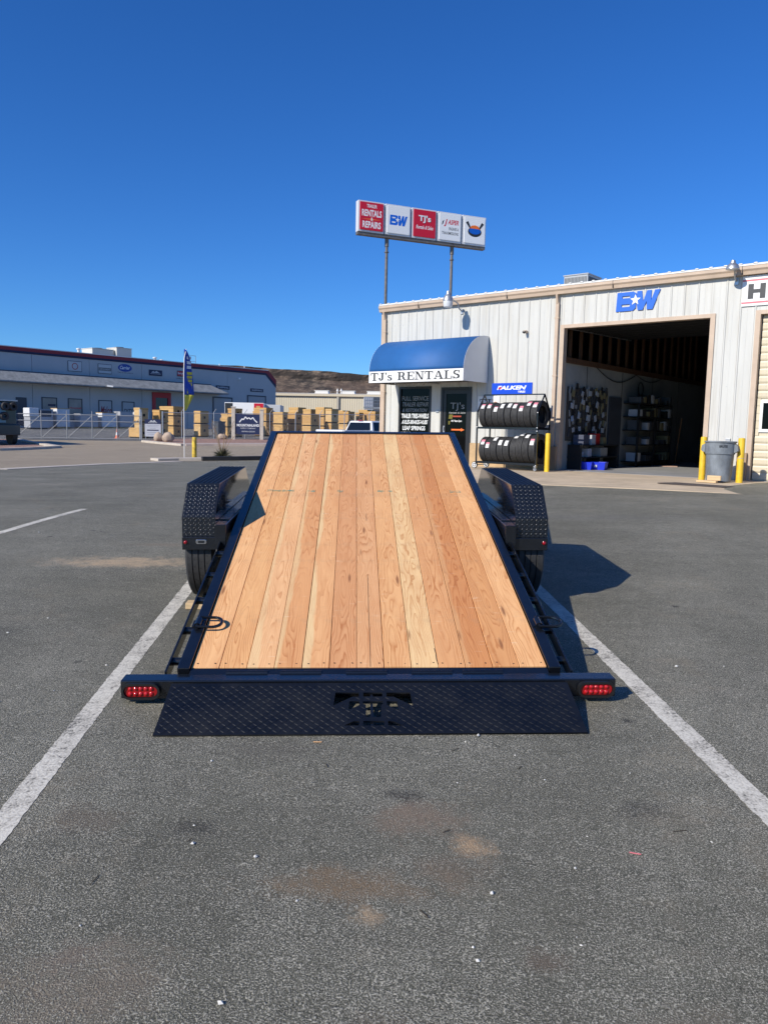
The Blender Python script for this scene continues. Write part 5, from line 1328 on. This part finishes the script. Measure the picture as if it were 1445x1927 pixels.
# ================================================================ STREET SIDE THINGS
def crate_mat(): return pmat('plywood_crate', (0.56,0.345,0.13), 0.75, var=.16, vscale=1.6, stretch=(1,1,6))
M_crate = crate_mat(); CR = [M_crate, pmat('plywood_crate_orange', (0.50,0.285,0.095), 0.75, var=.16, vscale=1.6, stretch=(1,1,6)), pmat('plywood_crate_pale', (0.60,0.40,0.18), 0.75, var=.16, vscale=1.6, stretch=(1,1,6))]; M_hole = pmat('crate_hole',(0.02,0.015,0.01),0.9)
STACKS = [('a',-18.26,57.46,0.40,0.76,0.76,2.20,2,'left of the grey notice board'),('a0',-17.79,55.79,0.36,1.44,0.80,0.76,1,'low and long, by the open gate'),('b',-17.09,58.46,0.42,0.96,0.80,2.07,2,'right behind the grey notice board'),
('c',-16.61,60.51,0.46,1.76,1.00,2.37,3,'below the red doorway'),('d',-14.49,60.47,0.46,0.80,0.82,2.05,2,'just right of the feather flag'),('e',-12.57,61.42,0.48,0.86,0.64,1.55,2,'left of the navy street sign'),
('f',-12.28,62.51,0.50,0.74,0.94,2.31,3,'rising above the left end of the navy street sign'),('g',-9.98,64.54,0.57,1.52,0.78,2.39,2,'rising above the right end of the navy street sign'),('h',-8.46,63.50,0.56,1.16,0.60,2.05,2,'first right of the navy street sign'),
('i',-7.49,64.51,0.60,1.02,0.74,2.06,2,'second right of the navy street sign'),('j',-6.06,62.47,0.57,0.98,1.04,1.87,2,'lower, third right of the navy street sign'),('k',-5.32,66.58,0.66,1.08,1.00,2.49,3,'tallest, left of the white pickup'),
('l',-4.47,63.54,0.61,0.72,0.84,2.35,2,'close left of the white pickup'),('m',-3.17,65.53,0.66,1.16,0.82,2.15,2,'behind the white pickup bed'),('n',-2.30,66.53,0.69,0.42,0.56,2.07,2,'narrow, behind the white pickup roof'),('o',-0.93,66.55,0.71,1.26,0.78,2.18,2,'behind the pickup cab by the workshop corner')]
STACKS += [('p',-11.2,69.2,.66,1.1,.9,2.1,2,'behind the navy street sign, farther back'),('q',-7.9,69.6,.72,1.2,1.0,2.45,2,'farther back, behind the stacks right of the sign'),('r',-6.6,68.0,.70,1.0,.9,2.3,2,'farther back, left of the tallest stack'),('s',-3.9,69.8,.78,1.2,1.0,2.2,2,'farther back, left of the pickup cab'),('t',-1.7,70.4,.80,1.1,.9,2.3,2,'farther back, above the pickup roof'),('u',-13.2,64.6,.55,.9,.9,1.9,2,'farther back, right of the feather flag')]
LEV = {1:['crate'],2:['lower crate','upper crate'],3:['lowest crate','middle crate','topmost crate']}
random.seed(5)
for key,X,Y,zb,w1_,w2_,H,n,lab in STACKS:
    h = H/n
    for k in range(n):
        t = thing('shipping_crate', f'plywood {LEV[n][k]} of the stack {lab}' if n > 1 else f'plywood crate {lab}', 'crate', (X,Y,zb+.005+h*k), TH+random.uniform(-.04,.04), 'plywood crates stacked in the yard')
        x0, x1, y0, y1 = -w1_, 0, 0, w2_
        ins = random.uniform(0,.03); cm = random.choice(CR)
        MB().box(x0+ins,x1-ins,y0+ins,y1-ins,.09,h-.06).build('crate_body', cm, t)
        MB().box(x0,x1,y0,y1,h-.0595,h-.004).build('crate_lid', cm, t)
        MB().box(x0+.05,x1-.05,y0+.05,y1-.05,.0,.0895).build('crate_skid', M_hole, t)
        for zz in (.10, h-.16):
            MB().box(x0,x1,y0+ins-.022,y0+ins-.0005,zz,zz+.09).build('crate_batten', M_crate, t); MB().box(x1-ins+.0005,x1-ins+.022,y0,y1,zz,zz+.09).build('crate_batten', M_crate, t)
        MB().box(x1-ins+.0005,x1-ins+.006,(y0+y1)/2-.09,(y0+y1)/2+.09,h*.5-.1,h*.5+.1).build('hand_hole', M_hole, t)
t = thing('cabinet','dark blue-grey metal cabinet behind the fence between crate stacks','cabinet',(-12.9,59.6,.46),TH)
MB().box(-.75,.0,0,.7,0,1.22).build('cabinet_body', pmat('dark_cabinet',(0.05,0.06,0.075),.5), t, bevel=.02); box('cabinet_lid',-.78,.03,-.03,.73,1.221,1.27,MATS['dark_cabinet'],t)
# chain-link fence, sliding gate
fe = thing('chain_link_fence','galvanised chain-link fence with bent barb arms in front of the crates','fence')
FP = [(-16.1,55.82),(-14.82,56.2),(-12.63,56.86),(-10.47,57.51),(-8.69,58.04),(-6.84,58.6),(-5.03,59.14),(-3.2,59.7),(-1.3,60.27),(.8,60.9)]
fd = Vector((1,.3,0)).normalized(); fnn = Vector((-fd.y,fd.x,0))
for i,(x,y) in enumerate(FP):
    z = zg(x,y); r = .055 if i == 0 else .035
    mb = MB(); mb.tube((x,y,z-.05),(x,y,z+1.98),r,10)
    if i: mb.tube((x,y,z+1.98),(x-.0+fd.x*.20,y+fd.y*.20-.12,z+2.22),.022,8)
    mb.build('fence_post', M_galv, fe, smooth=True)
for a,b in zip(FP,FP[1:]):
    za, zb = zg(*a), zg(*b)
    MB().tube((*a,za+1.90),(*b,zb+1.90),.024,8).build('top_rail', M_galv, fe)
    for f in (.06,): MB().tube((*a,za+.08),(*b,zb+.08),.006,6).build('tension_wire', M_galv, fe)
def chainlink(parent, a, b, za, zb, h, p=.11):
    A = Vector((*a,za)); B = Vector((*b,zb)); d = B-A; L = d.length; d.normalize(); u = Vector((0,0,1)); mb = MB(); r = .0022; n = Vector((-d.y,d.x,0))
    k = -h
    while k < L:
        for sg in (1,-1):
            t0, t1 = max(0,k), min(L,k+h)
            if t1 > t0:
                if sg > 0: q0, q1 = t0-k, t1-k
                else: q0, q1 = h-(t0-k), h-(t1-k)
                P0 = A+d*t0+u*q0; P1 = A+d*t1+u*q1; w = (P1-P0).normalized().cross(n)*r
                mb.add([P0-w+n*r*.6,P0+w+n*r*.6,P1+w+n*r*.6,P1-w+n*r*.6,P0-n*r,P1-n*r],[(0,1,2,3),(0,3,5,4),(1,4,5,2)])
        k += p
    return stuff(mb.build('wire_mesh', M_galv, parent, fix=False))
for a,b in zip(FP,FP[1:]): chainlink(fe, a, b, zg(*a)+.08, zg(*b)+.08, 1.8)
M_gate = pmat('dull_galvanised', (0.30,0.31,0.32), 0.55, metal=0.3)
gt = thing('sliding_gate','long galvanised sliding gate with diagonal braces across the yard entrance','gate')
GA, GB = Vector((-24.2,50.5)), Vector((-16.5,52.3)); ngp = 5
def gp(t): p = GA+(GB-GA)*t; return p, .335+.02*t
pts = [gp(i/ngp*1.0) for i in range(ngp+1)]
for i,(p,z) in enumerate(pts):
    MB().tube((p.x,p.y,z-.02),(p.x,p.y,z+1.62+(.22 if i not in (0,) else 0)),.032,8).build('gate_post', M_gate, gt)
for zz in (.03,1.16,1.58):
    a, b = pts[0], pts[-1]; MB().tube((a[0].x,a[0].y,a[1]+zz),(b[0].x,b[0].y,b[1]+zz),.028,8).build('gate_rail', M_gate, gt)
for (p,z),(q,zq) in zip(pts,pts[1:]): MB().tube((p.x+.05,p.y,z+.06),(q.x,q.y,zq+1.54),.018,8).build('gate_brace', M_gate, gt)
for (p,z),(q,zq) in zip(pts,pts[1:]): chainlink(gt,(p.x,p.y),(q.x,q.y),z+.05,zq+.05,1.52)
for x,y,h,lab in ((-24.35,50.35,2.25,'thick grey gate post at the left end of the sliding gate'),(-16.62,52.42,2.12,'thick grey gate post at the right end of the sliding gate')):
    o = MB().tube((0,0,-.1),(0,0,h),.085,14).build('gate_end_post', M_galv, None, loc=(x,y,zg(x,y)), smooth=True); tag(o, lab, 'post')
# notice board, navy street sign, boulders, cone
nb = thing('notice_board','pale notice board with a navy header hanging on the fence by the gate','sign',(-16.35,54.3,.42),R(6))
box('board', -.55,.55,-.02,.02,.12,1.0,pmat('board_grey',(0.50,0.51,0.56),0.6),nb); box('header', -.55,.55,-.021,.021,1.0005,1.33,M_navy,nb)
lettering("MOUNTAINLAND",(-.30,.30,1.05,1.13),-.0215,M_offw,nb,.01); shape([[(-.25,1.15),(-.1,1.27),(0,1.19),(.1,1.28),(.25,1.15)]],-.0215,M_offw,nb,'mountains',.003)
for z,w in ((.90,.42),(.80,.34),(.68,.2),(.40,.42),(.28,.36)): box('text_line', -w,w,-.0235,-.0205,z-.012,z+.012,pmat('pale_ink',(0.28,0.29,0.33),0.6),nb)
box('text_line', -.40,.40,-.0235,-.0205,.53,.60,M_navy,nb)
for x in (-.5,.5): MB().bar((x,.04,-.1),(x,.04,1.33),.04).build('stake', M_galv, nb)
st = thing('street_sign','navy MOUNTAINLAND sign between two pale concrete posts','sign',(-9.98,56.1,.42),R(4))
box('sign_board', -.90,.90,-.06,.06,.38,1.84,M_navy,st,.01)
lettering("MOUNTAINLAND",(-.80,.80,.95,1.14),-.0605,M_swhite,st,.03,0,.006); lettering("SUPPLY COMPANY",(-.55,.55,.78,.88),-.0605,M_offw,st,.01,0,.006); lettering("HEATING & COOLING",(-.45,.5,.55,.65),-.0605,M_offw,st,.01,0,.006)
ridge = [(-.62,1.26),(-.42,1.52),(-.33,1.44),(-.18,1.66),(-.06,1.50),(.06,1.60),(.2,1.48),(.34,1.62),(.48,1.42),(.66,1.26)]
mb = MB()
for i,q in enumerate(strip(ridge,[.07]*10)): mb.prism(q,'y',-.064-.0003*i,-.0605)
mb.build('mountains', M_swhite, st)
for x in (-1.05,.98): MB().box(x-.13,x+.13,-.13,.13,-.1,2.3 if x < 0 else 2.15).build('concrete_post', M_kerb, st, bevel=.015); MB().box(x-.16,x+.16,-.16,.16,2.301 if x<0 else 2.151,2.38 if x<0 else 2.22).build('post_cap', M_kerb, st)
M_boulder = pmat('tan_boulder',(0.44,0.34,0.26),0.9,var=.25,vscale=3,bump=.6,bscale=8)
def boulder(x,y,r,h,lab,seed):
    bm = bmesh.new(); bmesh.ops.create_icosphere(bm, subdivisions=3, radius=1)
    for v in bm.verts:
        k = 1+.22*mn.noise(v.co*1.3+Vector((seed,0,0)))+.07*mn.noise(v.co*4+Vector((seed,0,0))); v.co = Vector((v.co.x*r*k, v.co.y*r*k*.9, v.co.z*h*.55*k+h*.42))
    me = bpy.data.meshes.new('boulder'); bm.to_mesh(me); bm.free(); me.materials.append(M_boulder)
    me.polygons.foreach_set('use_smooth',[True]*len(me.polygons))
    tag(link('boulder', me, None, (x,y,zg(x,y)+.04)), lab, 'boulder')
boulder(-15.0,51.0,.32,.62,'rounded tan boulder on red gravel, left of the pair by the gate',1); boulder(-14.25,50.6,.38,.66,'larger tan boulder on red gravel, right of the pair by the gate',4); boulder(-11.9,56.2,.36,.42,'low tan boulder left of the navy street sign',9)
cn = thing('traffic_cone','orange and white traffic cone on the asphalt behind the gate','traffic cone',(-18.9,54.4,zg(-18.9,54.4)+.006))
box('cone_base',-.2,.2,-.2,.2,0,.04,pmat('cone_orange',(0.75,0.14,0.04),0.5),cn); MB().lathe([(.15,.04),(.10,.25),(.09,.25)],'z',(0,0,0),16).build('cone_body',MATS['cone_orange'],cn); MB().lathe([(.10,.251),(.065,.45)],'z',(0,0,0),16).build('cone_stripe',M_swhite,cn); MB().lathe([(.065,.451),(.03,.72),(0,.73)],'z',(0,0,0),16).build('cone_tip',MATS['cone_orange'],cn)
# yellow bollard and feather flag on the kerb end
zb_ = zg(-8.3,33.4)
b4 = bollard((-8.22,33.2,zg(-8.22,33.2)),.93,.10,'worn yellow bollard by the feather flag across the lot', pmat('worn_yellow',(0.62,0.42,0.03),.6,var=.45,vscale=5,tint=(.25,.17,.03)))
ff = thing('feather_flag','tall blue and yellow feather flag on a thin white pole','flag',(-8.68,33.3,zg(-8.68,33.3)),R(40))
MB().path([(0,0,0),(0,0,2.2),(0,0,3.6),(.03,0,4.3),(.12,0,4.68)],.018,8).build('flag_pole', M_swhite, ff, smooth=True)
def flagpart(z0,z1,n,m,name,wid):
    mb = MB(); vs=[]
    for i in range(n+1):
        z = z0+(z1-z0)*i/n; w = wid(z)
        for k in range(4):
            x = .02+w*k/3; vs.append((x, .05*math.sin(z*3.1+k*1.1)*k/3, z))
    mb.add(vs,[(i*4+k,i*4+k+1,i*4+4+k+1,i*4+4+k) for i in range(n) for k in range(3)])
    o = mb.build(name, m, ff, smooth=True, fix=False); s = o.modifiers.new('cloth','SOLIDIFY'); s.thickness=.004; return o
def wd(z):
    if z > 3.4: return .44*math.sqrt(max(0.003,(4.68-z)/1.28))
    if z < 2.75: return max(.06,.44-(2.75-z)*.55)
    return .44
flagpart(2.75,4.67,18,pmat('flag_blue',(0.012,0.06,0.40),.6),'blue_cloth',wd); flagpart(2.06,2.748,8,pmat('flag_yellow',(0.66,0.55,0.06),.6),'yellow_cloth',wd)
for i in range(6): box('flag_letter',.14,.38,-.012,-.006,2.80+i*.16,2.92+i*.16,MATS['flag_yellow'],ff)
for i in range(3): box('flag_letter',.14,.34,-.012,-.006,3.85+i*.2,3.98+i*.2,M_swhite,ff)
# spiky desert plants behind the painted kerb
M_blade = pmat('yucca_blade',(0.075,0.075,0.035),.7,var=.5,vscale=3); M_stalk = pmat('dry_stalk',(0.30,0.20,0.12),.8)
def yucca(x,y,r,h,lab,seed,stalks):
    rr = random.Random(seed); t = thing('yucca_plant',lab,'plant',(x,y,zg(x,y)+.02),0,'spiky plants behind the kerb')
    mb = MB()
    for i in range(260):
        a = rr.random()*6.283; el = R(rr.uniform(8,82)); L = rr.uniform(.6,1)*r*1.15; w = .011
        p0 = Vector((.10*math.cos(a)*rr.random(),.10*math.sin(a)*rr.random(),.02)); d = Vector((math.cos(a)*math.cos(el),math.sin(a)*math.cos(el),math.sin(el)*h/r))
        s = Vector((-math.sin(a),math.cos(a),0))*w; m = p0+d*L*.55; q = p0+d*L+Vector((0,0,-.10*math.cos(el)))
        mb.add([p0-s,p0+s,m+s*.9,m-s*.9,q,p0+Vector((0,0,.012)),m+Vector((0,0,.014))],[(0,1,2,3),(3,2,4),(0,3,6,5),(1,5,6,2),(3,4,6),(2,6,4)])
    stuff(mb.build('blades', M_blade, t, fix=False))
    for i in range(stalks):
        a = rr.random()*6.283; q = Vector((math.cos(a)*rr.uniform(.25,.9),math.sin(a)*.4,rr.uniform(1.0,1.7))); m = q*.5+Vector((0,0,.18))
        mb = MB(); mb.path([(0,0,.05),m,q],.010,5)
        for k in range(5): b = m+(q-m)*(.3+k*.16); mb.tube(b,b+Vector((rr.uniform(-.12,.12),rr.uniform(-.1,.1),rr.uniform(.04,.12))),.006,4)
        mb.build('flower_stalk', M_stalk, t)
yucca(-7.15,33.9,.50,.50,'dark spiky plant behind the black kerb right of the bollard',3,9); yucca(-5.15,36.2,.50,.55,'dark spiky plant behind the kerb beside the trailer deck',8,6)
# white pickup beyond the trailer
TP_ = R(50.63); M_car = pmat('white_car_paint',(0.74,0.75,0.76),.25,coat=.6); M_cglass = pmat('dark_car_glass',(0.008,0.01,0.013),.05)
pt = thing('pickup_truck','white crew-cab pickup parked beyond the trailer deck','pickup truck',(-1.45,40.6,.02),TP_)
def lp(x,y,z): return (x,y,z)
body = MB()   # local x forward, y left; back of cab at x=0
body.prism([(-2.15,.55),(-2.15,1.30),(-.02,1.32),(-.02,.5),(-.6,.45),(-1.6,.45)],'y',-1.0,-.93); body.prism([(-2.15,.55),(-2.15,1.30),(-.02,1.32),(-.02,.5),(-.6,.45),(-1.6,.45)],'y',.93,1.0)
body.box(-2.2,-2.12,-.929,.929,.55,1.31); body.box(-2.11,-.03,-.929,.929,.62,.70)
body.prism([(0,.45),(0,1.22),(2.35,1.24),(2.5,1.20),(3.75,1.12),(3.85,.6),(3.7,.42)],'y',-1.0,1.0)
bo = body.build('body', M_car, pt, bevel=.03)
cab = MB()
cab.add([(0,-.97,1.225),(2.40,-.97,1.235),(2.40,.97,1.235),(0,.97,1.225),(.20,-.76,1.80),(1.62,-.76,1.82),(1.62,.76,1.82),(.20,.76,1.80)],[(3,2,1,0),(4,5,6,7),(0,1,5,4),(1,2,6,5),(2,3,7,6),(3,0,4,7)])
cb2 = cab.build('cab', M_car, pt, bevel=.05)
def panel(q, off, name, m, par):
    q = [Vector(p) for p in q]; n = (q[1]-q[0]).cross(q[2]-q[0]).normalized()*off
    MB().add([p+n*.4 for p in q]+[p+n for p in q],[(0,1,2,3),(7,6,5,4),(0,4,5,1),(1,5,6,2),(2,6,7,3),(3,7,4,0)]).build(name,m,par)
L_ = lambda a,b,t: tuple(Vector(a)+(Vector(b)-Vector(a))*t)
A,B_,C_,D_ = (0,-.97,1.225),(0,.97,1.225),(.20,.76,1.80),(.20,-.76,1.80)
def inset(A,B,C,D,u0,u1,v0,v1):
    f = lambda u,v: L_(L_(A,B,u),L_(D,C,u),v); return [f(u0,v0),f(u1,v0),f(u1,v1),f(u0,v1)]
panel(inset(A,B_,C_,D_,.06,.94,.10,.84), -.008,'rear_window',M_cglass,cb2)
S0,S1,S2,S3 = (0,-.97,1.225),(2.40,-.97,1.235),(1.62,-.76,1.82),(.20,-.76,1.80)
panel(inset(S0,S1,S2,S3,.07,.40,.10,.85), .008,'side_window',M_cglass,cb2); panel(inset(S0,S1,S2,S3,.45,.80,.10,.85), .008,'side_window',M_cglass,cb2)
S0,S1,S2,S3 = (0,.97,1.225),(2.40,.97,1.235),(1.62,.76,1.82),(.20,.76,1.80)
panel(inset(S0,S1,S2,S3,.07,.40,.10,.85), -.008,'side_window',M_cglass,cb2); panel(inset(S0,S1,S2,S3,.45,.80,.10,.85), -.008,'side_window',M_cglass,cb2)
panel(inset((2.40,-.97,1.235),(2.40,.97,1.235),(1.62,.76,1.82),(1.62,-.76,1.82),.06,.94,.08,.9), .008,'windscreen',M_cglass,cb2)
box('brake_light',.13,.17,-.16,.16,1.80,1.845,M_lens,cb2)
box('bed_cover',-2.11,-.03,-.925,.925,1.22,1.25,M_sblack,pt)
for sg in (-1,1):
    box('tail_lamp',-2.225,-2.2005,sg*.96-.05,sg*.96+.05,.85,1.2,M_lens,pt)
    for x in (-1.1,2.75):
        w = MB().lathe([(.20,-.12),(.36,-.12),(.38,-.09),(.38,.09),(.36,.12),(.20,.12)],'y',(x,sg*.90,.38),24).build('wheel',M_rubber,pt,smooth=True); MB().lathe([(0,-.09),(.2,-.115),(.2,.115),(0,.09)],'y',(x,sg*.90,.38),16).build('rim',M_galv,w)
box('rear_bumper',-2.32,-2.226,-.95,.95,.48,.66,M_chrome,pt)
# white box trailer with red and black graphics, by the warehouse bays
bt = thing('box_trailer','white cargo box trailer with black and red blocks behind the navy sign','trailer',(-14.7,70.6,.80),R(3))
box('cargo_box',0,3.55,0,5.0,.7,2.72,M_swhite,bt,.03)
box('black_block',.03,.72,-.012,-.0005,1.6,2.66,M_sblack,bt); box('red_block',2.65,3.5,-.012,-.0005,1.7,2.68,M_sred,bt); box('red_block',.12,.42,-.0135,-.0125,.8,1.55,M_sred,bt); box('pale_patch',2.85,3.2,-.015,-.0125,1.9,2.45,M_crate,bt)
box('rear_box',3.56,4.95,1.2,5.0,.7,2.62,M_offw,bt,.03)
for x in (.8,2.6):
    for y in (1,4): MB().lathe([(0,-.11),(.36,-.11),(.36,.11),(0,.11)],'x',(x,y,.37),16).build('wheel',M_rubber,bt)
# tote rack by the shop corner, far back
ib = thing('tote_stack','stack of grey caged liquid totes far behind by the workshop corner','tote stack',(-2.55,90.6,1.05),R(8))
for i,(x,m) in enumerate(((0,pmat('tote_grey',(0.42,0.43,0.47),.5)),(1.05,pmat('tote_dark',(0.06,0.065,0.08),.5)))):
    for k in range(3):
        c = box('tote',x+.02,x+1.02,0,1.1,k*1.36+.14,k*1.36+1.28,m,ib,.04)
        f = MB()
        for z in (.12,.5,.9,1.30): f.box(x,x+1.04,-.03,-.005,k*1.36+z,k*1.36+z+.03)
        for q in range(6): f.box(x+q*.2,x+q*.2+.03,-.03,-.005,k*1.36+.12,k*1.36+1.3)
        f.box(x,x+1.04,0,1.1,k*1.36,k*1.36+.1)
        f.build('cage',M_galv,c)
# goods on pallets against the warehouse
M_wrap = pmat('white_wrap',(0.66,0.67,0.69),.5,var=.1,vscale=3); M_unit = pmat('grey_unit',(0.38,0.39,0.42),.5)
GO = [(-2.9,3.6,1.5,1.3,1.65,M_unit,'grey cabinet unit on the ground, left of the wrapped load','cabinet'),(-1.2,3.8,1.3,1.2,1.75,M_wrap,'tall white wrapped load, left end of the pallet row','wrapped load'),(1.4,4.0,1.9,1.2,1.25,M_unit,'low grey unit beside the white wrapped load','cabinet'),
      (3.6,4.0,1.6,1.2,1.40,M_wrap,'white wrapped load in the middle of the pallet row','wrapped load'),(5.6,4.0,1.5,1.2,1.55,M_unit,'grey unit right of the middle wrapped load','cabinet'),(7.6,3.8,1.6,1.2,1.55,M_wrap,'white wrapped load at the right end of the pallet row','wrapped load')]
for i,(a,o,w,d,h,m,lab,nm) in enumerate(GO):
    p = wp(a,o,0); z = zg(p.x,p.y)+.01
    t = thing(nm.replace(' ','_'), lab, nm, (p.x,p.y,z+.15), TW); MB().box(-w/2,w/2,-d/2,d/2,0,h).build('body', m, t, bevel=.04)
    box('top_sheet',-w/2-.02,w/2+.02,-d/2-.02,d/2+.02,h+.001,h+.05, M_crate if i in (1,3) else m, t)
    q = thing('pallet', f'timber pallet under the {lab.split(",")[0]}', 'pallet', (p.x,p.y,z), TW, 'pallets in the warehouse yard')
    for y in (-d/2,-.05,d/2-.1): MB().box(-w/2,w/2,y,y+.1,0,.10).build('pallet_bearer', M_crate, q)
    for k in range(5): MB().box(-w/2+k*(w-.12)/4,-w/2+k*(w-.12)/4+.12,-d/2,d/2,.1005,.125).build('pallet_board', M_crate, q)
# small white van and dark flatbed truck at the far left
t = thing('machine','white and dark machine on the yard at the left end of the pallet row','machine',(-32.6,72.2,zg(-32.6,72.2)+.006),TW)
MB().box(-.9,1.0,-.6,.6,.12,1.15).build('machine_body', M_unit, t, bevel=.04); MB().box(-1.0,-.1,-.7,.5,1.151,1.95).build('white_cabinet', M_wrap, t, bevel=.04); box('dark_hood', -.09,1.2,-.5,.5,1.151,1.75, M_tdark if 'M_tdark' in globals() else M_wframe, t)
MB().bar((-.8,0,.06),(.9,0,.06),.5,.11).build('machine_skid', M_wframe, t)
tr = thing('flatbed_truck','dark glassy truck loaded with wheels at the far left edge by the gate','truck',(-23.75,44.9,zg(-23.75,44.9)),R(140))
M_tblue = pmat('dark_teal_paint',(0.015,0.03,0.04),.3,coat=.4); M_tglass = pmat('pale_truck_glass',(0.16,0.30,0.40),.08)
b = MB(); b.prism([(-3.2,.55),(-3.2,1.15),(-2.75,1.15),(-2.75,2.45),(1.4,2.45),(1.9,1.4),(3.0,1.25),(3.05,.5)],'y',-1.05,1.05); b.build('body',M_tblue,tr,bevel=.04)
for sg in (-1,1): box('side_window',.0,1.3,sg*1.055-.004,sg*1.055+.004,1.3,2.3,M_tglass,tr); box('side_glazing',-2.68,-.1,sg*1.055-.004,sg*1.055+.004,1.0,2.3,M_tglass,tr)
box('roof_rail',-2.85,1.5,-1.1,1.1,2.455,2.53,M_galv,tr)
for x in (-2.3,2.1):
    for sg in (-1,1): MB().lathe([(0,-.14),(.45,-.14),(.45,.14),(0,.14)],'y',(x,sg*.95,.46),20).build('wheel',M_rubber,tr)
box('rear_glazing',-2.765,-2.7505,-.45,.98,1.25,2.35,M_tglass,tr)
for yy,z,lab in ((-.80,2.16,'dark spare wheel at the truck rear, top right corner'),(-.36,2.16,'dark spare wheel at the truck rear, top, left of another'),(-.30,1.62,'dark spare wheel at the truck rear, lower of three')):
    p = tr.matrix_basis @ Vector((-2.92,yy,z)); o = MB().lathe([(.10,-.09),(.20,-.11),(.235,-.07),(.235,.07),(.20,.11),(.10,.09)],'x',(0,0,0),24,closed=True).build('spare_wheel',M_rubber,None,loc=p,rot=(0,0,R(140)),smooth=True); tag(o,lab,'wheel','spare wheels on the truck')
